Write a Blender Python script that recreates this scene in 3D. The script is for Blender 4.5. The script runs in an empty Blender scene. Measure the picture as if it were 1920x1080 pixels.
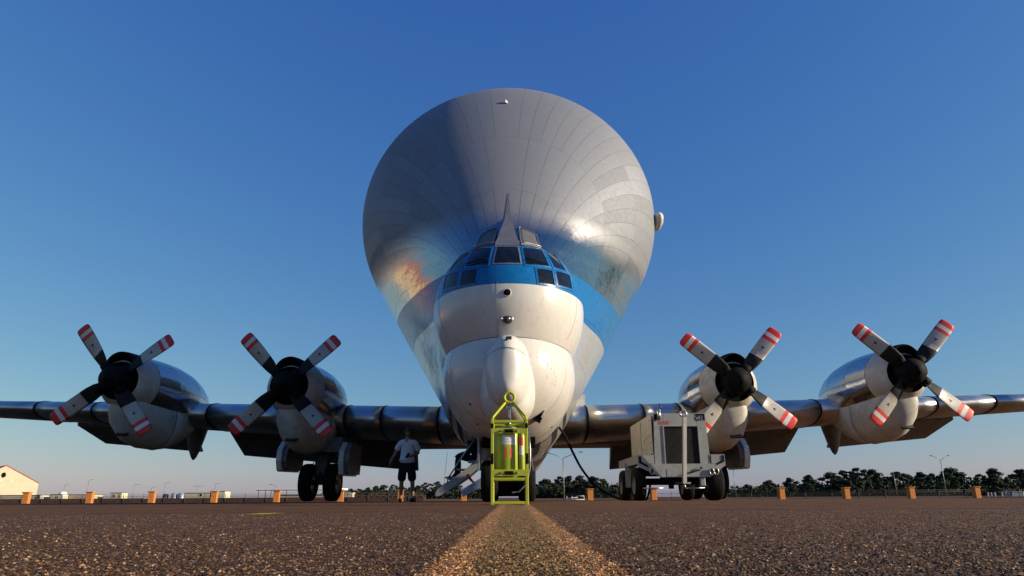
import bpy, bmesh, math, random
from mathutils import Vector, Matrix, Quaternion
from mathutils.bvhtree import BVHTree

random.seed(7)
R_ = math.radians
PI = math.pi
scene = bpy.context.scene
col = scene.collection

# ------------------------------------------------------------------ camera, sky, sun
cam_data = bpy.data.cameras.new('camera')
cam = bpy.data.objects.new('camera', cam_data)
col.objects.link(cam)
cam_data.sensor_width = 36.0
cam_data.lens = 24.0
cam_data.clip_start = 0.05
cam_data.clip_end = 6000.0
PITCH = math.atan(393.0 / 1280.0)
cam.matrix_world = (Matrix.Translation((0, 0, 0.085)) @ Matrix.Rotation(PI / 2 + PITCH, 4, 'X')
                    @ Matrix.Rotation(-0.0058, 4, 'Z'))
scene.camera = cam

SUN = Vector((0.93, -0.20, 0.285)).normalized()
SUN_EL = math.asin(SUN.z)
SUN_AZ = math.atan2(SUN.x, SUN.y)          # clockwise from +Y
world = bpy.data.worlds.new('World')
scene.world = world
world.use_nodes = True
wn = world.node_tree.nodes
wl = world.node_tree.links
wn.clear()
wo = wn.new('ShaderNodeOutputWorld')
wb = wn.new('ShaderNodeBackground')
sky = wn.new('ShaderNodeTexSky')
sky.sky_type = 'NISHITA'
sky.sun_disc = False
sky.sun_elevation = SUN_EL
sky.sun_rotation = SUN_AZ
sky.altitude = 0.0
sky.air_density = 1.0
sky.air_density = 1.3
sky.dust_density = 0.3
sky.ozone_density = 5.0
SKY_STRENGTH = 0.11
wb.inputs['Strength'].default_value = 0.0726
# one colour response over the whole sky (film-like: deeper blue, softer range)
_sep = wn.new('ShaderNodeSeparateColor'); _com = wn.new('ShaderNodeCombineColor')
wl.new(sky.outputs[0], _sep.inputs[0])
for _i, (_g, _k) in enumerate(((1.17, 1.06), (0.92, 0.865), (0.45, 0.735))):
    _a = wn.new('ShaderNodeMath'); _a.operation = 'MULTIPLY'; _a.inputs[1].default_value = SKY_STRENGTH
    _b = wn.new('ShaderNodeMath'); _b.operation = 'POWER'; _b.inputs[1].default_value = _g
    _c = wn.new('ShaderNodeMath'); _c.operation = 'MULTIPLY'; _c.inputs[1].default_value = _k / SKY_STRENGTH
    wl.new(_sep.outputs[_i], _a.inputs[0]); wl.new(_a.outputs[0], _b.inputs[0])
    wl.new(_b.outputs[0], _c.inputs[0]); wl.new(_c.outputs[0], _com.inputs[_i])
wl.new(_com.outputs[0], wb.inputs['Color'])
wl.new(wb.outputs[0], wo.inputs['Surface'])

sun_l = bpy.data.lights.new('sun', 'SUN')
sun_l.energy = 4.8
sun_l.angle = math.radians(0.55)
sun_l.color = (1.0, 0.85, 0.65)
sun_o = bpy.data.objects.new('sun', sun_l)
col.objects.link(sun_o)
sun_o.rotation_euler = SUN.to_track_quat('Z', 'Y').to_euler()
sun_o.location = (60, -20, 40)

vs = scene.view_settings
scene.display_settings.display_device = 'sRGB'
vs.view_transform = 'Standard'
vs.look = 'None'
vs.exposure = 0.6
vs.gamma = 1.0
vs.use_curve_mapping = False

# ------------------------------------------------------------------ helpers
def tag(o, label=None, cat=None, group=None, kind=None):
    if label: o['label'] = label
    if cat: o['category'] = cat
    if group: o['group'] = group
    if kind: o['kind'] = kind
    return o

def empty(name, loc=(0, 0, 0), rz=0.0, label=None, cat=None, group=None, parent=None):
    o = bpy.data.objects.new(name, None)
    o.empty_display_size = 0.2
    col.objects.link(o)
    o.location = loc
    o.rotation_euler = (0, 0, rz)
    if parent: o.parent = parent
    return tag(o, label, cat, group)

class MB:
    """mesh collector"""
    def __init__(self):
        self.v, self.f, self.m, self.s = [], [], [], []
    def add(self, vs, fs, mi=0, smooth=False):
        b = len(self.v)
        self.v += [tuple(p) for p in vs]
        for f in fs:
            self.f.append(tuple(i + b for i in f)); self.m.append(mi); self.s.append(smooth)
        return self
    def box(self, c, s, mi=0, rot=None, taper=1.0, bev=0.0):
        hx, hy, hz = s[0] / 2, s[1] / 2, s[2] / 2
        if bev > 0:
            bm = bmesh.new()
            bmesh.ops.create_cube(bm, size=1.0)
            for v in bm.verts:
                k = taper if v.co.z > 0 else 1.0
                v.co = Vector((v.co.x * s[0] * k, v.co.y * s[1] * k, v.co.z * s[2]))
            bmesh.ops.bevel(bm, geom=bm.edges[:], offset=bev, segments=2, affect='EDGES', profile=0.5)
            bm.verts.ensure_lookup_table()
            pts = [v.co.copy() for v in bm.verts]
            fs = [[v.index for v in f.verts] for f in bm.faces]
            bm.free()
        else:
            pts = [Vector((x * (taper if z > 0 else 1), y * (taper if z > 0 else 1), z))
                   for z in (-hz, hz) for x, y in ((-hx, -hy), (hx, -hy), (hx, hy), (-hx, hy))]
            fs = [(0, 3, 2, 1), (4, 5, 6, 7), (0, 1, 5, 4), (1, 2, 6, 5), (2, 3, 7, 6), (3, 0, 4, 7)]
        if rot is not None: pts = [rot @ p for p in pts]
        c = Vector(c)
        return self.add([p + c for p in pts], fs, mi)
    def cyl(self, p0, p1, r0, r1=None, n=12, mi=0, caps=True, smooth=True):
        r1 = r0 if r1 is None else r1
        p0, p1 = Vector(p0), Vector(p1)
        d = (p1 - p0).normalized()
        a = d.orthogonal().normalized(); b = d.cross(a)
        vs = []
        for p, r in ((p0, r0), (p1, r1)):
            for k in range(n):
                t = 2 * PI * k / n
                vs.append(p + (a * math.cos(t) + b * math.sin(t)) * r)
        self.add(vs, [(k, (k + 1) % n, n + (k + 1) % n, n + k) for k in range(n)], mi, smooth)
        if caps:
            self.add(vs, [tuple(range(n - 1, -1, -1)), tuple(range(n, 2 * n))], mi, False)
        return self
    def tube(self, pts, r, n=8, mi=0, caps=True):
        pts = [Vector(p) for p in pts]
        rs = r if isinstance(r, (list, tuple)) else [r] * len(pts)
        d0 = (pts[1] - pts[0]).normalized()
        a = d0.orthogonal().normalized()
        vs = []
        for i, p in enumerate(pts):
            if i == 0: d = d0
            elif i == len(pts) - 1: d = (pts[i] - pts[i - 1]).normalized()
            else: d = ((pts[i + 1] - pts[i]).normalized() + (pts[i] - pts[i - 1]).normalized()).normalized()
            a = (a - d * a.dot(d)).normalized()
            b = d.cross(a)
            for k in range(n):
                t = 2 * PI * k / n
                vs.append(p + (a * math.cos(t) + b * math.sin(t)) * rs[i])
        m = len(pts)
        fs = [(i * n + k, i * n + (k + 1) % n, (i + 1) * n + (k + 1) % n, (i + 1) * n + k)
              for i in range(m - 1) for k in range(n)]
        self.add(vs, fs, mi, True)
        if caps:
            self.add(vs, [tuple(range(n - 1, -1, -1)), tuple(range((m - 1) * n, m * n))], mi, False)
        return self
    def rings(self, rings, mi=0, closed=True, cap0=False, cap1=False, smooth=True):
        n = len(rings[0]); vs = [p for r in rings for p in r]
        kk = n if closed else n - 1
        fs = [(i * n + k, i * n + (k + 1) % n, (i + 1) * n + (k + 1) % n, (i + 1) * n + k)
              for i in range(len(rings) - 1) for k in range(kk)]
        self.add(vs, fs, mi, smooth)
        if cap0: self.add(rings[0], [tuple(range(n - 1, -1, -1))], mi, False)
        if cap1: self.add(rings[-1], [tuple(range(n))], mi, False)
        return self
    def lathe(self, prof, c=(0, 0, 0), axis='y', n=24, mi=0, sx=1.0, sz=1.0, cap0=False, cap1=False):
        """prof: (radius, offset along axis)"""
        rings = []
        for r, h in prof:
            ring = []
            for k in range(n):
                t = 2 * PI * k / n
                u, w = r * math.cos(t) * sx, r * math.sin(t) * sz
                p = {'y': (u, h, w), 'z': (u, w, h), 'x': (h, u, w)}[axis]
                ring.append((p[0] + c[0], p[1] + c[1], p[2] + c[2]))
            rings.append(ring)
        return self.rings(rings, mi, True, cap0, cap1)
    def torus(self, c, R, r, axis='y', n=20, m=8, mi=0, sx=1.0, sz=1.0):
        rings = []
        for i in range(n + 1):
            t = 2 * PI * i / n
            ring = []
            for k in range(m):
                q = 2 * PI * k / m
                rad = R + r * math.cos(q)
                u, w, h = rad * math.cos(t) * sx, rad * math.sin(t) * sz, r * math.sin(q)
                p = {'y': (u, h, w), 'z': (u, w, h), 'x': (h, u, w)}[axis]
                ring.append((p[0] + c[0], p[1] + c[1], p[2] + c[2]))
            rings.append(ring)
        return self.rings(rings, mi)
    def prism(self, poly, y0, y1, mi=0, plane='xz'):
        n = len(poly)
        def P(q, h):
            return (q[0], h, q[1]) if plane == 'xz' else ((q[0], q[1], h) if plane == 'xy' else (h, q[0], q[1]))
        vs = [P(q, y0) for q in poly] + [P(q, y1) for q in poly]
        fs = [tuple(range(n)), tuple(range(2 * n - 1, n - 1, -1))]
        fs += [(k, n + k, n + (k + 1) % n, (k + 1) % n) for k in range(n)]
        return self.add(vs, fs, mi)
    def mesh(self, name, mats, recalc=True):
        me = bpy.data.meshes.new(name)
        me.from_pydata(self.v, [], self.f)
        for m in (mats if isinstance(mats, (list, tuple)) else [mats]): me.materials.append(m)
        me.polygons.foreach_set('material_index', self.m)
        me.polygons.foreach_set('use_smooth', self.s)
        if recalc:
            bm = bmesh.new(); bm.from_mesh(me)
            bmesh.ops.remove_doubles(bm, verts=bm.verts, dist=1e-5)
            bmesh.ops.recalc_face_normals(bm, faces=bm.faces)
            bm.to_mesh(me); bm.free()
        me.update()
        return me
    def build(self, name, mats, parent=None, recalc=True):
        o = bpy.data.objects.new(name, self.mesh(name, mats, recalc))
        col.objects.link(o)
        if parent: o.parent = parent
        return o

def children_of(o):
    return [c for c in bpy.data.objects if c.parent == o]

def copy_tree(o, parent=None):
    c = o.copy(); col.objects.link(c)
    c.parent = parent
    for ch in children_of(o): copy_tree(ch, c)
    return c

def text_mesh(name, body, size, mat, parent, loc, rot=(PI / 2, 0, 0), extrude=0.002, sx=1.0, bold=0.0):
    cu = bpy.data.curves.new(name, 'FONT')
    cu.body = body; cu.size = size; cu.align_x = 'CENTER'; cu.align_y = 'CENTER'
    cu.extrude = extrude; cu.offset = bold
    t = bpy.data.objects.new(name + '_tmp', cu)
    col.objects.link(t)
    dg = bpy.context.evaluated_depsgraph_get()
    me = bpy.data.meshes.new_from_object(t.evaluated_get(dg))
    bpy.data.objects.remove(t); bpy.data.curves.remove(cu)
    me.materials.clear(); me.materials.append(mat)
    o = bpy.data.objects.new(name, me); col.objects.link(o)
    o.location = loc; o.rotation_euler = rot; o.scale = (sx, 1, 1)
    if parent: o.parent = parent
    return o

def skin_obj(name, pts, edges, radii, mat, parent=None, sub=2, root=0):
    me = bpy.data.meshes.new(name + '_sk')
    me.from_pydata(pts, edges, [])
    o = bpy.data.objects.new(name + '_sk', me); col.objects.link(o)
    o.modifiers.new('s', 'SKIN')
    for i, v in enumerate(me.skin_vertices[0].data):
        r = radii[i]
        v.radius = (r, r) if not isinstance(r, tuple) else r
        v.use_root = (i == root)
    sm = o.modifiers.new('u', 'SUBSURF'); sm.levels = sub; sm.render_levels = sub
    dg = bpy.context.evaluated_depsgraph_get()
    m2 = bpy.data.meshes.new_from_object(o.evaluated_get(dg))
    bpy.data.objects.remove(o); bpy.data.meshes.remove(me)
    m2.name = name
    m2.materials.clear(); m2.materials.append(mat)
    for p in m2.polygons: p.use_smooth = True
    r = bpy.data.objects.new(name, m2); col.objects.link(r)
    if parent: r.parent = parent
    return r

# ------------------------------------------------------------------ materials
class NT:
    def __init__(self, name):
        self.mat = bpy.data.materials.new(name)
        self.mat.use_nodes = True
        self.nt = self.mat.node_tree
        self.b = self.nt.nodes['Principled BSDF']
    def n(self, t, **kw):
        nd = self.nt.nodes.new(t)
        for k, v in kw.items(): setattr(nd, k, v)
        return nd
    def l(self, a, b): self.nt.links.new(a, b)
    def coord(self, out='Object'):
        return self.n('ShaderNodeTexCoord').outputs[out]
    def noise(self, vec, scale, detail=4, rough=0.55):
        nd = self.n('ShaderNodeTexNoise')
        nd.inputs['Scale'].default_value = scale
        nd.inputs['Detail'].default_value = detail
        nd.inputs['Roughness'].default_value = rough
        if vec is not None: self.l(vec, nd.inputs['Vector'])
        return nd.outputs['Fac']
    def ramp(self, fac, stops, interp='LINEAR'):
        nd = self.n('ShaderNodeValToRGB')
        cr = nd.color_ramp; cr.interpolation = interp
        while len(cr.elements) > 1: cr.elements.remove(cr.elements[-1])
        for i, (p, c) in enumerate(stops):
            e = cr.elements[0] if i == 0 else cr.elements.new(p)
            e.position = p
            e.color = (c, c, c, 1) if not isinstance(c, (tuple, list)) else (c[0], c[1], c[2], 1)
        self.l(fac, nd.inputs['Fac'])
        return nd.outputs['Color']
    def mix(self, fac, a, b, mode='MIX'):
        nd = self.n('ShaderNodeMix', data_type='RGBA', blend_type=mode)
        for sock, val in ((nd.inputs[0], fac), (nd.inputs[6], a), (nd.inputs[7], b)):
            if hasattr(val, 'links'): self.l(val, sock)
            elif isinstance(val, (tuple, list)): sock.default_value = (val[0], val[1], val[2], 1)
            else: sock.default_value = val
        return nd.outputs[2]
    def math(self, op, a, b=None, c=None, clamp=False):
        nd = self.n('ShaderNodeMath', operation=op, use_clamp=clamp)
        for i, val in enumerate((a, b, c)):
            if val is None: continue
            if hasattr(val, 'links'): self.l(val, nd.inputs[i])
            else: nd.inputs[i].default_value = val
        return nd.outputs[0]
    def sep(self, vec):
        nd = self.n('ShaderNodeSeparateXYZ'); self.l(vec, nd.inputs[0]); return nd.outputs
    def scaled(self, vec, s):
        nd = self.n('ShaderNodeMapping'); nd.inputs['Scale'].default_value = s
        self.l(vec, nd.inputs['Vector']); return nd.outputs[0]
    def bump(self, h, strength, dist):
        nd = self.n('ShaderNodeBump')
        nd.inputs['Strength'].default_value = strength
        nd.inputs['Distance'].default_value = dist
        self.l(h, nd.inputs['Height']); self.l(nd.outputs[0], self.b.inputs['Normal'])
    def set(self, name, val):
        s = self.b.inputs[name]
        if hasattr(val, 'links'): self.l(val, s)
        elif isinstance(val, (tuple, list)): s.default_value = (val[0], val[1], val[2], 1)
        else: s.default_value = val

def paint(name, c, rough=0.5, metal=0.0, var=0.25, scale=6.0, dirt=0.0, dirtc=(0.06, 0.045, 0.03), spec=0.5, bump=0.0, coat=0.0):
    m = NT(name); v = m.coord()
    n1 = m.noise(v, scale, 5, 0.6)
    lo = tuple(x * (1 - var) for x in c); hi = tuple(min(1, x * (1 + var * 0.45)) for x in c)
    cc = m.ramp(n1, [(0.3, lo), (0.62, hi)])
    if dirt > 0:
        n2 = m.noise(v, scale * 2.7, 8, 0.7)
        cc = m.mix(m.ramp(n2, [(0.5, 0.0), (0.75, dirt)]), cc, dirtc)
    m.set('Base Color', cc)
    m.set('Roughness', m.ramp(m.noise(v, scale * 3, 4), [(0.3, max(0.02, rough - 0.12)), (0.7, min(1, rough + 0.12))]))
    m.set('Metallic', metal)
    m.set('Specular IOR Level', spec)
    if coat: m.set('Coat Weight', coat); m.set('Coat Roughness', 0.06)
    if bump > 0: m.bump(m.noise(v, scale * 8, 6), 0.4, bump)
    return m.mat

WHITE = (0.58, 0.565, 0.53)
BLUE = (0.004, 0.115, 0.33)
GREYM = (0.62, 0.63, 0.65)

def livery(name, z0, slope, z1, flank=0.0):
    """white below, blue band, bare metal above - the aircraft's paint scheme by height"""
    m = NT(name); v = m.coord(); x, y, z = m.sep(v)
    zz = m.math('SUBTRACT', z, m.math('MULTIPLY', y, slope))
    f1 = m.math('GREATER_THAN', zz, z0)
    f2 = m.math('GREATER_THAN', z, z1)
    fine = m.noise(v, 7.0, 6, 0.65)
    big = m.noise(v, 0.9, 4, 0.6)
    info = m.n('ShaderNodeObjectInfo')
    streak = m.noise(m.scaled(v, (7, 1.2, 7)), 1.6, 6, 0.7)
    white = m.mix(m.ramp(fine, [(0.45, 0.0), (0.8, 0.35)]), WHITE, (0.48, 0.44, 0.38))
    white = m.mix(m.ramp(m.noise(v, 30, 3), [(0.66, 0.0), (0.8, 0.4)]), white, (0.40, 0.36, 0.31))
    vst = m.noise(m.scaled(v, (16, 16, 1.1)), 1.0, 6, 0.7)
    white = m.mix(m.ramp(vst, [(0.52, 0.0), (0.78, 0.45)]), white, (0.34, 0.30, 0.25))
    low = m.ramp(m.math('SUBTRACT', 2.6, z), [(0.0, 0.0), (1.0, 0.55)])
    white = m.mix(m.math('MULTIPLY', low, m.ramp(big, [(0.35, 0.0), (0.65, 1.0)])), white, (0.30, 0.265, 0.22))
    blue = m.mix(m.ramp(fine, [(0.4, 0.0), (0.8, 0.4)]), BLUE, (0.02, 0.19, 0.45))
    metal = m.mix(m.ramp(streak, [(0.3, 0.0), (0.75, 0.8)]), (0.46, 0.447, 0.43), (0.37, 0.36, 0.348))
    metal = m.mix(m.math('MULTIPLY', info.outputs['Random'], 0.42), metal, (0.33, 0.32, 0.31))
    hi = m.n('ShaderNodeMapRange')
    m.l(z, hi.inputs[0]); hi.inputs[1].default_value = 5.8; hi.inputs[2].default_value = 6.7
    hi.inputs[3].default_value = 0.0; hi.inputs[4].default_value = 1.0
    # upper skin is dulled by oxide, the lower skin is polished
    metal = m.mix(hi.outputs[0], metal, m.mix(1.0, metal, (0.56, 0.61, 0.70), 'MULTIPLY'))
    base = m.mix(f2, m.mix(f1, white, blue), metal)
    m.set('Base Color', base)
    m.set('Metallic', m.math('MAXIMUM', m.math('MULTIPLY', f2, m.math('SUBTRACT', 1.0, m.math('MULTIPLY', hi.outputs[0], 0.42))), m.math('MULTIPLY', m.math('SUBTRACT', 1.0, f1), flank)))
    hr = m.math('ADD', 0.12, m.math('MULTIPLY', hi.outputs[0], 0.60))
    rm = m.math('ADD', hr, m.math('MULTIPLY', m.math('SUBTRACT', streak, 0.5), 0.22))
    rm = m.math('ADD', rm, m.math('MULTIPLY', m.math('SUBTRACT', info.outputs['Random'], 0.5), 0.14))
    rm = m.math('MAXIMUM', rm, 0.05)
    rp = m.ramp(fine, [(0.3, 0.18), (0.7, 0.27)])
    m.set('Roughness', m.mix(f2, rp, rm))
    m.set('Specular IOR Level', 0.5)
    w = m.noise(m.scaled(v, (1, 1.0, 1.6)), 1.5, 3, 0.5)
    w2 = m.noise(v, 5.0, 2, 0.5)
    lowm = m.n('ShaderNodeMapRange'); m.l(z, lowm.inputs[0])
    lowm.inputs[1].default_value = 5.6; lowm.inputs[2].default_value = 7.2; lowm.inputs[3].default_value = 1.0; lowm.inputs[4].default_value = 0.22
    m.bump(m.math('MULTIPLY', m.math('ADD', w, m.math('MULTIPLY', w2, 0.25)), lowm.outputs[0]), 0.40, 0.05)
    return m.mat

MT = {}
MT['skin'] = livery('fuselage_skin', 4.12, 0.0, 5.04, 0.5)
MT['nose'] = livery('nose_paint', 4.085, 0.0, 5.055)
for _m in (MT['nose'],):
    for nd in _m.node_tree.nodes:
        if nd.type == 'BUMP': nd.inputs['Strength'].default_value = 0.06
MT['white'] = paint('white_paint', WHITE, 0.35, var=0.14, scale=5, dirt=0.35, dirtc=(0.4, 0.36, 0.3))
MT['radome'] = paint('radome_white', (0.57, 0.56, 0.52), 0.28, var=0.08, scale=4, dirt=0.12, dirtc=(0.45, 0.4, 0.35))
MT['chin'] = paint('nacelle_white', (0.50, 0.48, 0.43), 0.42, var=0.22, scale=3, dirt=0.5, dirtc=(0.33, 0.30, 0.26))
MT['mirror'] = None
def mirror():
    m = NT('polished_metal'); v = m.coord()
    s = m.noise(m.scaled(v, (5, 1, 5)), 2.0, 5, 0.6)
    m.set('Base Color', m.ramp(s, [(0.3, (0.46, 0.46, 0.47)), (0.7, (0.58, 0.585, 0.59))]))
    m.set('Metallic', 1.0)
    m.set('Roughness', m.ramp(s, [(0.3, 0.10), (0.7, 0.26)]))
    m.bump(m.noise(v, 2.6, 3), 0.35, 0.03)
    return m.mat
MT['mirror'] = mirror()
def wingmat():
    m = NT('wing_metal'); v = m.coord()
    s = m.noise(m.scaled(v, (1.0, 3, 4)), 1.3, 6, 0.62)
    f = m.noise(v, 14, 5, 0.6)
    c = m.ramp(s, [(0.3, (0.48, 0.478, 0.475)), (0.72, (0.60, 0.598, 0.595))])
    c = m.mix(m.ramp(f, [(0.55, 0.0), (0.8, 0.5)]), c, (0.22, 0.20, 0.18))
    m.set('Base Color', c); m.set('Metallic', 0.92)
    m.set('Roughness', m.ramp(s, [(0.3, 0.28), (0.7, 0.44)]))
    m.bump(m.noise(v, 1.5, 3), 0.25, 0.04)
    return m.mat
MT['wing'] = wingmat()
MT['flap'] = paint('flap_grey', (0.17, 0.17, 0.17), 0.5, 0.3, 0.3, 3, 0.5)
MT['underskin'] = paint('underskin_dark', (0.035, 0.035, 0.04), 0.6, 0.5)
MT['black'] = paint('black_rubberised', (0.006, 0.006, 0.006), 0.75, var=0.3, spec=0.12)
MT['cuff'] = paint('black_cuff', (0.016, 0.015, 0.014), 0.7, var=0.3, spec=0.2)
MT['deep'] = paint('deep_black', (0.004, 0.004, 0.004), 0.9, spec=0.1)
MT['blade'] = paint('blade_grey', (0.40, 0.37, 0.33), 0.42, var=0.14, scale=4, dirt=0.3, dirtc=(0.30, 0.27, 0.24))
MT['red'] = paint('red_paint', (0.62, 0.025, 0.018), 0.45, var=0.15)
MT['tipwhite'] = paint('tip_white', (0.62, 0.60, 0.57), 0.45, var=0.08)
MT['tyre'] = paint('tyre_rubber', (0.008, 0.0078, 0.0075), 0.85, var=0.35, scale=9, spec=0.12, bump=0.004)
MT['hub'] = paint('wheel_hub_grey', (0.25, 0.25, 0.24), 0.45, 0.6, dirt=0.6)
MT['steel'] = paint('bare_steel', (0.42, 0.41, 0.40), 0.35, 0.9, dirt=0.4)
MT['darkmetal'] = paint('dark_metal', (0.05, 0.05, 0.052), 0.5, 0.5)
MT['bluepaint'] = paint('blue_trim_paint', BLUE, 0.32, var=0.2)
MT['frame'] = paint('window_frame_metal', (0.27, 0.29, 0.32), 0.38, 0.7)
MT['panelgrey'] = paint('grey_matt_panel', (0.13, 0.13, 0.135), 0.55, 0.2, 0.2, 9)
MT['fairing'] = paint('grey_fairing', (0.17, 0.17, 0.19), 0.45, 0.35, 0.15, 4)
MT['bluegrey'] = paint('bluegrey_door', (0.24, 0.30, 0.38), 0.4, 0.2, 0.2, 5, 0.3)
MT['lightgrey'] = paint('light_grey_paint', (0.30, 0.30, 0.285), 0.5, 0.0, 0.16, 5, 0.35, (0.2, 0.18, 0.15))
MT['bouncebeige'] = paint('beige_bounce_light', (0.40, 0.37, 0.31), 0.5, 0.0, 0.15, 4, 0.3, (0.3, 0.26, 0.2))  # lighter beige standing in for sunlight bounced off the fuselage
MT['lime'] = paint('lime_paint', (0.40, 0.43, 0.022), 0.5, var=0.12, scale=8, dirt=0.25, dirtc=(0.3, 0.28, 0.05))
MT['limeshade'] = paint('lime_tank_shaded', (0.30, 0.345, 0.022), 0.42, var=0.12, scale=8, dirt=0.25, dirtc=(0.2, 0.2, 0.04))  # darker copy of the lime: the tank's shading put into its colour
MT['labelwhite'] = paint('label_white', (0.70, 0.69, 0.68), 0.5, var=0.08, scale=20)
MT['labelred'] = paint('label_red', (0.70, 0.06, 0.03), 0.5, var=0.15, scale=20)
MT['orange'] = paint('orange_render', (0.50, 0.19, 0.05), 0.85, var=0.22, scale=3, dirt=0.4, dirtc=(0.35, 0.12, 0.04), spec=0.2, bump=0.01)
MT['orangecap'] = paint('cap_render', (0.50, 0.24, 0.10), 0.85, var=0.2, scale=3, spec=0.2)
MT['cream'] = paint('cream_wall', (0.58, 0.47, 0.33), 0.85, var=0.1, scale=0.4, dirt=0.15, dirtc=(0.45, 0.36, 0.24), spec=0.2)
MT['cream2'] = paint('pale_cream_wall', (0.62, 0.57, 0.42), 0.85, var=0.12, scale=0.5, dirt=0.2, dirtc=(0.4, 0.36, 0.26), spec=0.2)
MT['terracotta'] = paint('red_roof', (0.36, 0.10, 0.06), 0.8, var=0.25, scale=1.0, spec=0.2)
MT['roofgrey'] = paint('dark_roof', (0.09, 0.085, 0.08), 0.8, var=0.25, scale=1.0)
MT['roofwhite'] = paint('white_roof', (0.75, 0.74, 0.72), 0.6, var=0.1, scale=1.0)
MT['pole'] = paint('galvanised_pole', (0.20, 0.205, 0.21), 0.5, 0.4, 0.15, 3)
MT['poledark'] = paint('dark_post', (0.05, 0.052, 0.055), 0.6, 0.2, 0.2, 3)
MT['postwhite'] = paint('white_post', (0.52, 0.51, 0.48), 0.6, var=0.15)
MT['brick'] = paint('brown_wall', (0.16, 0.085, 0.06), 0.85, var=0.3, scale=2.0, spec=0.2)
MT['bark'] = paint('bark', (0.07, 0.05, 0.035), 0.9, var=0.4, scale=3, spec=0.1, bump=0.03)
MT['skin_tone'] = paint('skin', (0.20, 0.115, 0.075), 0.5, var=0.15, scale=12)
MT['hair'] = paint('hair', (0.012, 0.009, 0.008), 0.6, var=0.4, scale=40)
MT['tshirt'] = paint('tshirt_cloth', (0.52, 0.52, 0.54), 0.9, var=0.12, scale=9, spec=0.1)
MT['shorts'] = paint('black_cloth', (0.012, 0.012, 0.014), 0.9, var=0.3, scale=9, spec=0.1)
MT['navy'] = paint('navy_cloth', (0.012, 0.015, 0.024), 0.9, var=0.3, scale=9, spec=0.1)
MT['shoe'] = paint('shoe_black', (0.015, 0.014, 0.014), 0.6, var=0.3, scale=20)
MT['silver'] = paint('silver_tank', (0.55, 0.55, 0.55), 0.4, 0.7, 0.2, 2)

def glass():
    m = NT('cockpit_glass'); v = m.coord()
    m.set('Base Color', m.ramp(m.noise(v, 9, 4), [(0.35, (0.004, 0.005, 0.007)), (0.75, (0.012, 0.013, 0.016))]))
    m.set('Roughness', m.ramp(m.noise(v, 6, 4), [(0.3, 0.04), (0.7, 0.12)]))
    m.set('Specular IOR Level', 0.55)
    return m.mat
MT['glass'] = glass()

def leafmat(name, c):
    m = NT(name); info = m.n('ShaderNodeObjectInfo')
    v = m.coord()
    a = m.ramp(m.noise(v, 0.9, 3), [(0.3, tuple(x * 0.55 for x in c)), (0.7, tuple(x * 1.35 for x in c))])
    m.set('Base Color', m.mix(m.math('MULTIPLY', info.outputs['Random'], 0.5), a, (c[0] * 0.6, c[1] * 0.75, c[2] * 1.1)))
    m.set('Roughness', 0.7); m.set('Specular IOR Level', 0.15)
    return m.mat
MT['leaf'] = leafmat('pine_foliage', (0.022, 0.034, 0.015))
MT['leaf2'] = leafmat('broadleaf_foliage', (0.026, 0.038, 0.014))

def chainlink():
    m = NT('chain_link'); v = m.coord(); x, y, z = m.sep(v)
    m.set('Base Color', (0.03, 0.03, 0.03)); m.set('Roughness', 0.6); m.set('Metallic', 0.4)
    a = m.math('FRACT', m.math('MULTIPLY', m.math('ADD', x, z), 9.0))
    b = m.math('FRACT', m.math('MULTIPLY', m.math('SUBTRACT', x, z), 9.0))
    f = m.math('MAXIMUM', m.math('LESS_THAN', a, 0.10), m.math('LESS_THAN', b, 0.10))
    m.set('Alpha', f)
    return m.mat
MT['chain'] = chainlink()

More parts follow.
